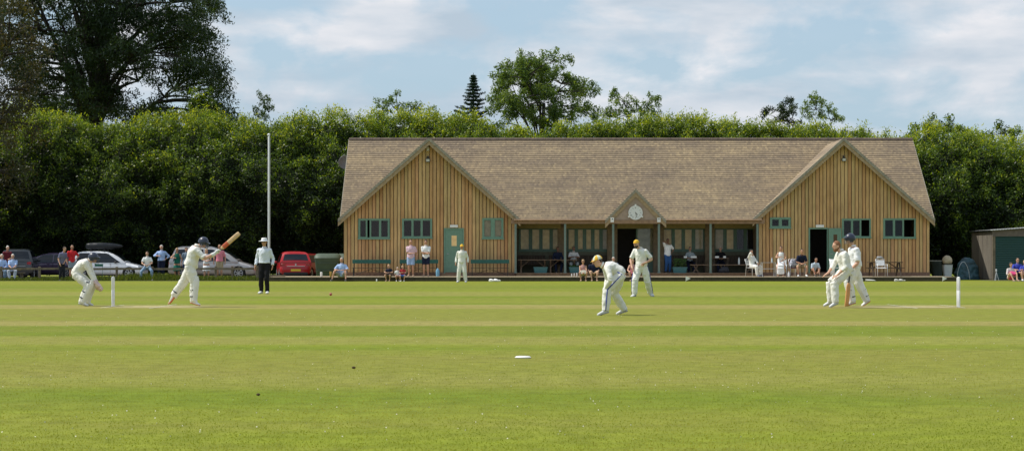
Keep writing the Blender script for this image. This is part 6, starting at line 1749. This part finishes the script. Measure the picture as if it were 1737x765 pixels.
# planters
M_trough = plain('teal plastic trough', (.05, .16, .17), .5, vary=.1); M_plant = foliage_mat('pot plant leaves', [(.02, .07, .02), (.05, .13, .03), (.09, .18, .04)], .4, .3)
def planter(label, px, w, seed, hp):
    x = GX(px, 97.2); root = thing('planter', label, 'planter', (x, 97.15, FLOOR), group='teal troughs along the porch')
    g = MB(); g.loft([((0, 0, 0), V(w * .42, 0, 0), V(0, .13, 0)), ((0, 0, .28), V(w * .5, 0, 0), V(0, .17, 0)), ((0, 0, .285), V(w * .52, 0, 0), V(0, .18, 0)), ((0, 0, .31), V(w * .52, 0, 0), V(0, .18, 0))], 24, 7); g.build('trough', M_trough, root, smooth=35)
    g = MB(); g.box(-w * .46, w * .46, -.13, .13, .311, .325); g.build('soil', M_kerb, root)
    if hp:
        r_ = np.random.default_rng(seed); n = 420
        p = np.stack([(r_.random(n) - .5) * w * .85, (r_.random(n) - .5) * .28, .33 + hp * r_.random(n) ** .8], 1)
        ay = unit(r_.normal(size=(n, 3)) * .7 + np.array([0, 0, .6])); ax = unit(np.cross(ay, r_.normal(size=(n, 3))))
        quads_mesh('foliage', p, ax * .022, ay * .05, r_.random(n), M_plant, root, fold=.2)
planter('teal trough below the left porch bench', 917, .75, 1, 0); planter('teal trough at the feet of the man with the phone', 975, .62, 2, .05); planter('teal trough with leafy green plants beside the standing man', 1153, .78, 3, .42)
tag(MB().loft([((GX(1228, 97.0), 97.0, FLOOR + .02), V(.3, 0, 0), V(0, .16, 0)), ((GX(1228, 97.0), 97.0, FLOOR + .2), V(.26, 0, 0), V(0, .14, 0)), ((GX(1230, 97.0), 97.0, FLOOR + .32), V(.12, 0, 0), V(0, .08, 0))], 14).build('kit_bag', plain('dark kit bag', (.02, .022, .03), .8, bump=.5, bscale=8), smooth=True), 'dark kit bag lying on the porch floor under the plank bench', 'bag')

# ---------------------------------------------------------------- chairs, tables, bags on the right terrace
M_tube = plain('white tube metal', (.62, .64, .66), .35, .3); M_cseat = plain('maroon seat fabric', (.14, .03, .05), .8)
def tube_chair(label, x, y, rz, seat_m, kind='garden', h=.44):
    root = thing('garden_chair', label, 'chair', (x, y, TERR), rz, group='light metal garden chairs on the terrace')
    for sx in (-1, 1):
        g = MB(); g.tube([(sx * .25, -.24, 0), (sx * .25, -.22, .62), (sx * .25, .16, .62), (sx * .25, .24, .0)], .014, 8); g.build('leg_frame', M_tube, root, smooth=True)
    g = MB(); g.tube([(-.22, .16, h), (-.22, .30, .88), (0, .32, .91), (.22, .30, .88), (.22, .16, h)], .014, 8); g.build('back_frame', M_tube, root, smooth=True)
    g = MB(); g.obox((0, -.02, h), V(.22, 0, 0), V(0, .22, .01), V(0, 0, .015)); g.build('seat', seat_m, root, bevel=.01)
    g = MB(); g.obox((0, .25, .70), V(.21, 0, 0), V(0, .008, 0), V(0, .04, .14)); g.build('backrest', seat_m, root)
    return root
M_gseat = plain('pale grey seat fabric', (.45, .47, .48), .8); M_wseat = plain('white seat plastic', (.68, .69, .70), .5)
c0 = tube_chair('light metal chair under the lounging cricketer', GX(1276, 94.65), 94.65, .7, M_gseat)
tube_chair('light chair under the woman in the white dress', GX(1326, 94.05), 94.05, -.2, M_wseat)
tube_chair('metal chair with maroon seat carrying a striped bag', GX(1347, 94.3), 94.3, .1, M_cseat)
tube_chair('metal chair under the man in the navy polo', GX(1358.5, 94.5), 94.85, 0, M_cseat)
tube_chair('white plastic chair behind the bearded fielder, pale cloth on its back', GX(1418, 94.2), 94.2, 1.2, M_wseat)
tube_chair('white chair in front of the dark picnic table', GX(1495, 94.3), 94.3, .05, M_wseat)
st = thing('side_table', 'light metal table between the cricketer and the woman in white', 'table', (GX(1303, 94.2), 94.2, TERR))
g = MB(); g.box(-.36, .36, -.28, .28, .70, .72); g.build('table_top', plain('frosted table top', (.35, .38, .38), .3), st, bevel=.005)
for sx in (-1, 1):
    g = MB(); g.tube([(sx * .32, -.24, 0), (sx * .33, -.24, .69), (sx * .33, .24, .69), (sx * .32, .24, 0)], .013, 8); g.build('leg', M_tube, st)
g = MB(); g.tube([(-.32, -.24, .4), (.32, -.24, .4)], .012, 8); g.build('stretcher', M_tube, st)
tag(MB().lathe([(.035, 0), (.038, .02), (.038, .16), (.015, .21), (.015, .25)], 14, (GX(1309, 94.2), 94.1, TERR + .723)).build('water_bottle', plain('clear bottle', (.55, .6, .62), .15), smooth=40), 'clear bottle standing on the light metal table', 'bottle', 'bottles on the terrace')
tag(MB().lathe([(.045, 0), (.048, .02), (.048, .26), (.02, .33), (.02, .37)], 14, (GX(1253.5, 97.2), 97.2, FLOOR + .447)).build('water_bottle', plain('clear bottle', (.55, .6, .62), .15), smooth=40), 'tall clear bottle standing on the long plank bench', 'bottle', 'bottles on the terrace')
tag(MB().lathe([(.05, 0), (.052, .02), (.052, .18), (.022, .24), (.022, .28)], 14, (GX(1338, 93.4), 93.4, TERR)).build('water_bottle', plain('white bottle', (.65, .66, .68), .3), smooth=40), 'white bottle on the terrace at the feet of the woman in white', 'bottle', 'bottles on the terrace')
tag(MB().loft([((GX(1345, 94.2), 94.2, TERR + .46), V(.17, 0, 0), V(0, .12, 0)), ((GX(1346, 94.2), 94.2, TERR + .62), V(.22, 0, 0), V(0, .15, 0)), ((GX(1345, 94.2), 94.22, TERR + .80), V(.16, 0, 0), V(0, .11, 0)), ((GX(1345, 94.2), 94.22, TERR + .88), V(.07, 0, 0), V(0, .05, 0))], 14).build('striped_bag', plain('navy white stripe', (.30, .31, .36), .8, vary=.95, scale=9), smooth=True), 'white and navy bag resting on the maroon seated chair', 'bag')
tag(MB().loft([((GX(1412, 94), 94, TERR + .1), V(.10, 0, 0), V(0, .1, 0)), ((GX(1412, 94), 94, TERR + .5), V(.13, 0, 0), V(0, .04, 0)), ((GX(1412, 94), 94, TERR + .88), V(.15, 0, 0), V(0, .05, 0))], 12).build('white_towel', WHB, smooth=True), 'white towel hanging over the chair behind the bearded fielder', 'towel')
tag(MB().loft([((GX(1492, 94), 94.0, TERR + .90), V(.14, 0, 0), V(0, .10, 0)), ((GX(1493, 94), 94.0, TERR + .97), V(.18, 0, 0), V(0, .12, 0)), ((GX(1491, 94), 94.0, TERR + 1.03), V(.09, 0, 0), V(0, .07, 0))], 12).build('folded_cloth', plain('grey cloth', (.32, .33, .35), .9, bump=.5, bscale=10), smooth=True), 'crumpled grey cloth on the white chair by the picnic table', 'cloth')
# dark picnic table
pt = thing('picnic_table', 'dark wooden picnic table against the right gable', 'picnic table', (GX(1501, 95.7), 95.7, TERR))
g = MB()
for i in range(5): g.box(-.85, .85, -.36 + i * .145, -.36 + i * .145 + .13, .70, .74)
g.build('table_top', M_oldwood, pt)
for y in (-.72, .60):
    g = MB(); g.box(-.85, .85, y, y + .13, .42, .455); g.build('seat', M_oldwood, pt)
for sx in (-.7, .7):
    g = MB(); g.beam((sx, -.62, 0), (sx, -.2, .70), .04, .08, up=(1, 0, 0)); g.beam((sx, .62, 0), (sx, .2, .70), .04, .08, up=(1, 0, 0)); g.box(sx - .02, sx + .02, -.70, .72, .37, .415); g.build('leg_frame', M_oldwood, pt)
g = MB(); g.beam((-.68, 0, .4), (-.2, 0, .69), .04, .06, up=(0, 1, 0)); g.beam((.68, 0, .4), (.2, 0, .69), .04, .06, up=(0, 1, 0)); g.build('brace', M_oldwood, pt)

# ---------------------------------------------------------------- small things on the grass edge
def flag(label, px, Y, w):
    root = thing('boundary_flag', label, 'flag', (GX(px, Y), Y, 0), group='small white boundary flags')
    zc = GZ(473 if w > .1 else 473, Y) + .02
    g = MB(); g.tube([(0, 0, -.02), (0, 0, zc + .12)], .008, 6); g.build('stick', M_white, root)
    g = MB(); g.prism([(0.008, zc - .11), (0.008, zc + .11), (w, zc)], -.004, .004); g.build('pennant', M_white, root)
flag('small white pennant near the middle of the terrace edge', 1163.5, 91.3, .24); flag('small white pennant by the bins right of the pavilion', 1599, 92.0, .22)
def shoes_pair(label, px, Y, m, s=1.0):
    root = thing('pair_of_boots', label, 'boots', (GX(px, Y), Y, 0), group='white boots left on the grass')
    for dx, a in ((-.10, .3), (.12, -.2)):
        g = MB(); f = V(math.cos(a), -.4, 0).normalized(); sd_ = V(-f.y, f.x, 0)
        g.loft([(V(dx, 0, .05) + f * .3 * s * (t - .5), sd_ * w_ * s, V(0, 0, h_ * s)) for t, w_, h_ in ((0, .03, .04), (.1, .045, .07), (.35, .045, .075), (.6, .05, .04), (.9, .045, .03), (1, .025, .02))], 12, 2.5); g.build('boot', m, root, smooth=True)
        q = MB(); q.loft([(V(dx, 0, .075) + f * .3 * s * (t - .5), sd_ * .049 * s, V(0, 0, .012)) for t in (.2, .5, .8)], 8); q.build('stripe', M_black, root)
shoes_pair('white boots with black stripes by the terrace edge, right of the deep fielder', 839, 91.2, M_white, 1.25)
shoes_pair('single pale boots lying near the right terrace edge', 1526, 91.6, plain('pale boot', (.5, .5, .46), .6), 1.1)
tag(MB().loft([((GX(1477, 91.8), 91.8, .03), V(.28, 0, 0), V(0, .12, 0)), ((GX(1476, 91.8), 91.8, .08), V(.22, 0, 0), V(0, .09, 0)), ((GX(1470, 91.8), 91.8, .11), V(.08, 0, 0), V(0, .05, 0))], 12).build('white_kit', plain('crumpled white kit', (.6, .6, .56), .8, bump=.7, bscale=9), smooth=True), 'crumpled white kit lying on the grass right of the second batsman', 'clothes')
tag(MB().lathe([(.03, 0), (.032, .01), (.032, .10), (.02, .12)], 12, (GX(639, 91.9), 91.9, 0)).build('plastic_cup', M_white, smooth=40), 'white cup on the grass left of the children', 'cup')
tag(MB().lathe([(.045, 0), (.05, .01), (.055, .26), (.05, .27)], 14, (GX(561, 92.7), 92.7, TERR)).build('beer_glass', plain('amber beer', (.5, .3, .06), .2), smooth=40), 'glass of amber beer beside the seated man in light blue', 'glass')
tag(MB().lathe([(.05, 0), (.055, .01), (.06, .22), (.04, .24)], 14, (GX(545, 93.2), 93.2, TERR)).build('white_jug', M_white, smooth=40), 'small white jug on the paving in front of the green bins', 'jug')
tag(MB().lathe([(.08, 0), (.09, .01), (.10, .30), (.05, .38), (.03, .42)], 14, (GX(742.5, 95.5), 95.5, TERR)).build('water_carrier', plain('blue clear plastic', (.15, .35, .5), .3), smooth=40), 'blue water carrier on the terrace right of the second bench', 'water bottle')
for i, px in enumerate((970, 974.5, 979)):
    tag(MB().lathe([(.028, 0), (.03, .01), (.035, .15 + .02 * i), (.03, .16 + .02 * i)], 12, (GX(px, 93.1), 93.1 + .1 * i, TERR)).build('drinking_glass', plain('clear glass tumblers', (.62, .62, .6), .15), smooth=40), ['left glass', 'middle glass', 'right glass'][i] + ' of three beside the woman in the pink top', 'glass', 'glasses on the terrace edge')

# ---------------------------------------------------------------- right-hand clutter and shed
M_bucket = plain('pale grey bin plastic', (.50, .52, .53), .6, vary=.06); M_sack = plain('tan sack', (.46, .38, .26), .9, vary=.2, scale=5, bump=.6, bscale=8)
x = GX(1607, 98)
rb = thing('litter_bin', 'pale grey litter bin with a dark rim right of the pavilion', 'bin', (x, 98, 0))
g = MB(); g.loft([((0, 0, .18), V(.19, 0, 0), V(0, .19, 0)), ((0, 0, .80), V(.245, 0, 0), V(0, .245, 0))], 24, 7); g.build('tub', M_bucket, rb, smooth=35)
g = MB(); g.loft([((0, 0, .80), V(.26, 0, 0), V(0, .26, 0)), ((0, 0, .84), V(.26, 0, 0), V(0, .26, 0))], 24, 7); g.build('rim', M_black, rb)
g = MB(); g.box(-.2, .2, -.2, .2, 0, .179); g.build('base', M_black, rb)
tag(MB().loft([((x, 98, .845), V(.22, 0, 0), V(0, .2, 0)), ((x, 98, .98), V(.26, 0, 0), V(0, .22, 0)), ((x - .02, 98, 1.10), V(.26, 0, .03), V(0, .2, 0)), ((x - .05, 98, 1.22), V(.17, 0, .04), V(0, .12, 0)), ((x - .09, 98, 1.27), V(.06, 0, .02), V(0, .05, 0))], 16).build('rubbish_sack', M_sack, smooth=True), 'tan sack bulging out of the pale litter bin', 'sack')
def heap(name, label, px, py0, py1, w, Y, m, seed, cat):
    r_ = random.Random(seed); z1 = GZ(py1, Y); x = GX(px, Y); g = MB(); n = 7; rings = []
    for i in range(n + 1):
        t = i / n; ww = w * math.cos(t * PI / 2 * .9) ** .7
        rings.append(((x + r_.uniform(-.05, .05), Y + r_.uniform(-.05, .05), z1 * t), V(ww * r_.uniform(.9, 1.1), 0, 0), V(0, ww * .6, 0)))
    g.loft(rings, 14)
    me = evald(g, [m], .03, 2, .14, .25); o = link_mesh(name, me); return tag(o, label, cat)
heap('tarpaulin_heap', 'dark blue green tarpaulin heap left of the shed', 1641, 470, 437, .72, 99.5, plain('blue green tarp', (.035, .095, .12), .5, vary=.5, scale=3, bump=.7, bscale=6), 3, 'tarpaulin')
tag(MB().loft([((GX(1590, 99), 99, .05), V(.25, 0, 0), V(0, .2, 0)), ((GX(1588, 99), 99, .75), V(.28, 0, 0), V(0, .2, 0)), ((GX(1586, 99), 99, .98), V(.33, 0, 0), V(0, .16, 0))], 14, 4).build('covered_barbecue', plain('dark green cover', (.03, .045, .035), .7, bump=.5, bscale=6), smooth=40), 'dark covered barbecue close to the pavilion corner', 'barbecue')
tag(MB().box(GX(1575, 98.4), GX(1600, 98.4), 98.2, 98.7, .985, 1.02).build('bleached_board', plain('bleached board', (.36, .36, .31), .8, vary=.2), bevel=.01), 'pale board lying on top of the dark covered barbecue', 'board')
ho = thing('garden_hoop', 'thin arched metal hoop in front of the tarpaulin heap', 'hoop', (GX(1634, 98.6), 98.6, 0))
g = MB(); g.tube([(-.35 + .7 * i / 12, 0, .95 * math.sin(PI * i / 12) ** .6) for i in range(13)], .014, 6); g.build('tube', M_tube, ho)
fw_ = thing('wooden_pallet', 'flat grey pallet lying behind the flag by the bins', 'pallet', (GX(1590, 96.5), 96.5, 0))
g = MB()
for i in range(7): g.box(-.9 + i * .26, -.9 + i * .26 + .2, -.5, .5, .11, .13)
g.build('slats', M_fence, fw_)
for y in (-.48, 0, .42):
    g = MB(); g.box(-.9, .87, y, y + .07, 0, .109); g.build('bearer', M_fence, fw_)
cone_root = thing('small_stand', 'small pale tripod stand in front of the green shutter', 'stand', (GX(1690, 95.5), 95.5, 0))
for a in (0, 2.1, 4.2):
    g = MB(); g.tube([(0, 0, .46), (math.cos(a) * .13, math.sin(a) * .13, 0)], .012, 6); g.build('leg', M_tube, cone_root)
g = MB(); g.lathe([(.02, .44), (.04, .46), (.04, .56), (.02, .58)], 12); g.build('head', M_tube, cone_root)
# shed
YS = 97.6
sx0 = GX(1684, YS); shed = thing('timber_shed', 'grey timber shed with a dark green roller shutter', 'shed', (sx0, YS, 0)); SO = tuple(shed.location)
M_shed = clad_mat('grey shed boards', [(.13, .115, .095), (.20, .18, .145), (.16, .14, .115)], .2)
def zshed(x): return 2.60 + (x - sx0) * .07
g = MB(); tv = []
y = YS; r_ = random.Random(2)
while y < YS + 4.3:
    n0 = len(g.f); g.box(sx0 - .025 + r_.uniform(0, .008), sx0, y + .008, y + .192, .05, 2.52); tv += [r_.random()] * (len(g.f) - n0); y += .2
o = g.build('side_wall', M_shed, shed, off=SO); o.data.attributes.new('tint', 'FLOAT', 'FACE').data.foreach_set('value', tv)
g = MB(); g.box(sx0 + .001, sx0 + .1, YS, YS + 4.3, 0, 2.5); g.box(sx0 + .1, sx0 + 5, YS + 4.2, YS + 4.3, 0, 2.5); g.box(sx0 + 4.9, sx0 + 5, YS, YS + 4.2, 0, 2.5); g.build('shell', M_fence, shed, off=SO)
g = MB(); g.prism([(sx0 - .03, 2.28), (sx0 + 5.1, 2.28), (sx0 + 5.1, zshed(sx0 + 5.1) - .02), (sx0 - .03, zshed(sx0 - .03) - .02)], YS - .045, YS - .002); g.build('fascia', plain('shed fascia', (.15, .12, .10), .8, vary=.2), shed, off=SO)
g = MB()
for i in range(24):
    z = .02 + i * .094; g.prism([(YS + .02, z), (YS - .0, z + .03), (YS - .0, z + .062), (YS + .02, z + .092)], sx0 + .14, sx0 + 4.2, 'x')
g.build('roller_shutter', plain('dark green shutter paint', (.012, .06, .055), .45, vary=.08), shed, off=SO)
g = MB(); g.box(sx0 - .02, sx0 + .13, YS - .03, YS + .04, 0, 2.28); g.build('corner_post', M_fence, shed, off=SO)
g = MB(); xs = [sx0 - .18 + i * .075 for i in range(72)]
top = [(xq, YS - .22, zshed(xq) + .02 + .018 * math.sin(i * PI / 1.0 + .5)) for i, xq in enumerate(xs)]; n = len(xs)
bk_ = [(p[0], YS + 4.5, p[2]) for p in top]
g.add(top + bk_ + [(p[0], p[1], p[2] - .03) for p in top] + [(p[0], p[1], p[2] - .03) for p in bk_], [(i, i + 1, n + i + 1, n + i) for i in range(n - 1)] + [(2 * n + i, i, i + 1, 2 * n + i + 1)[::1] for i in range(n - 1)] + [(2 * n + i, 3 * n + i, 3 * n + i + 1, 2 * n + i + 1) for i in range(n - 1)])
g.build('roof', plain('pale corrugated sheet', (.42, .43, .43), .5, .2, vary=.12), shed, off=SO)
# green sign and post in front of the white car
sg = thing('small_green_sign', 'small green sign on a thin post in front of the white car', 'sign', (GX(168, 96.4), 96.4, 0))
g = MB(); g.box(-.21, .21, -.01, .01, GZ(452, 96.4), GZ(447.5, 96.4)); g.build('board', plain('green board', (.03, .16, .11), .5), sg)
g = MB(); g.tube([(.17, .015, 0), (.17, .015, GZ(448, 96.4))], .01, 6); g.build('post', plain('green post', (.03, .13, .09), .5), sg)
# seats under the elderly pair and rail sitter need none; a bench for the pair
eb = thing('low_bench', 'low wooden bench under the two elderly people on the left', 'bench', (GX(13, 95.7), 95.75, 0))
g = MB(); g.box(-.85, .85, -.2, .2, .37, .41); g.build('seat', M_fence, eb)
for sx in (-.7, .7):
    g = MB(); g.box(sx - .04, sx + .04, -.16, .16, 0, .369); g.build('leg', M_fence, eb)
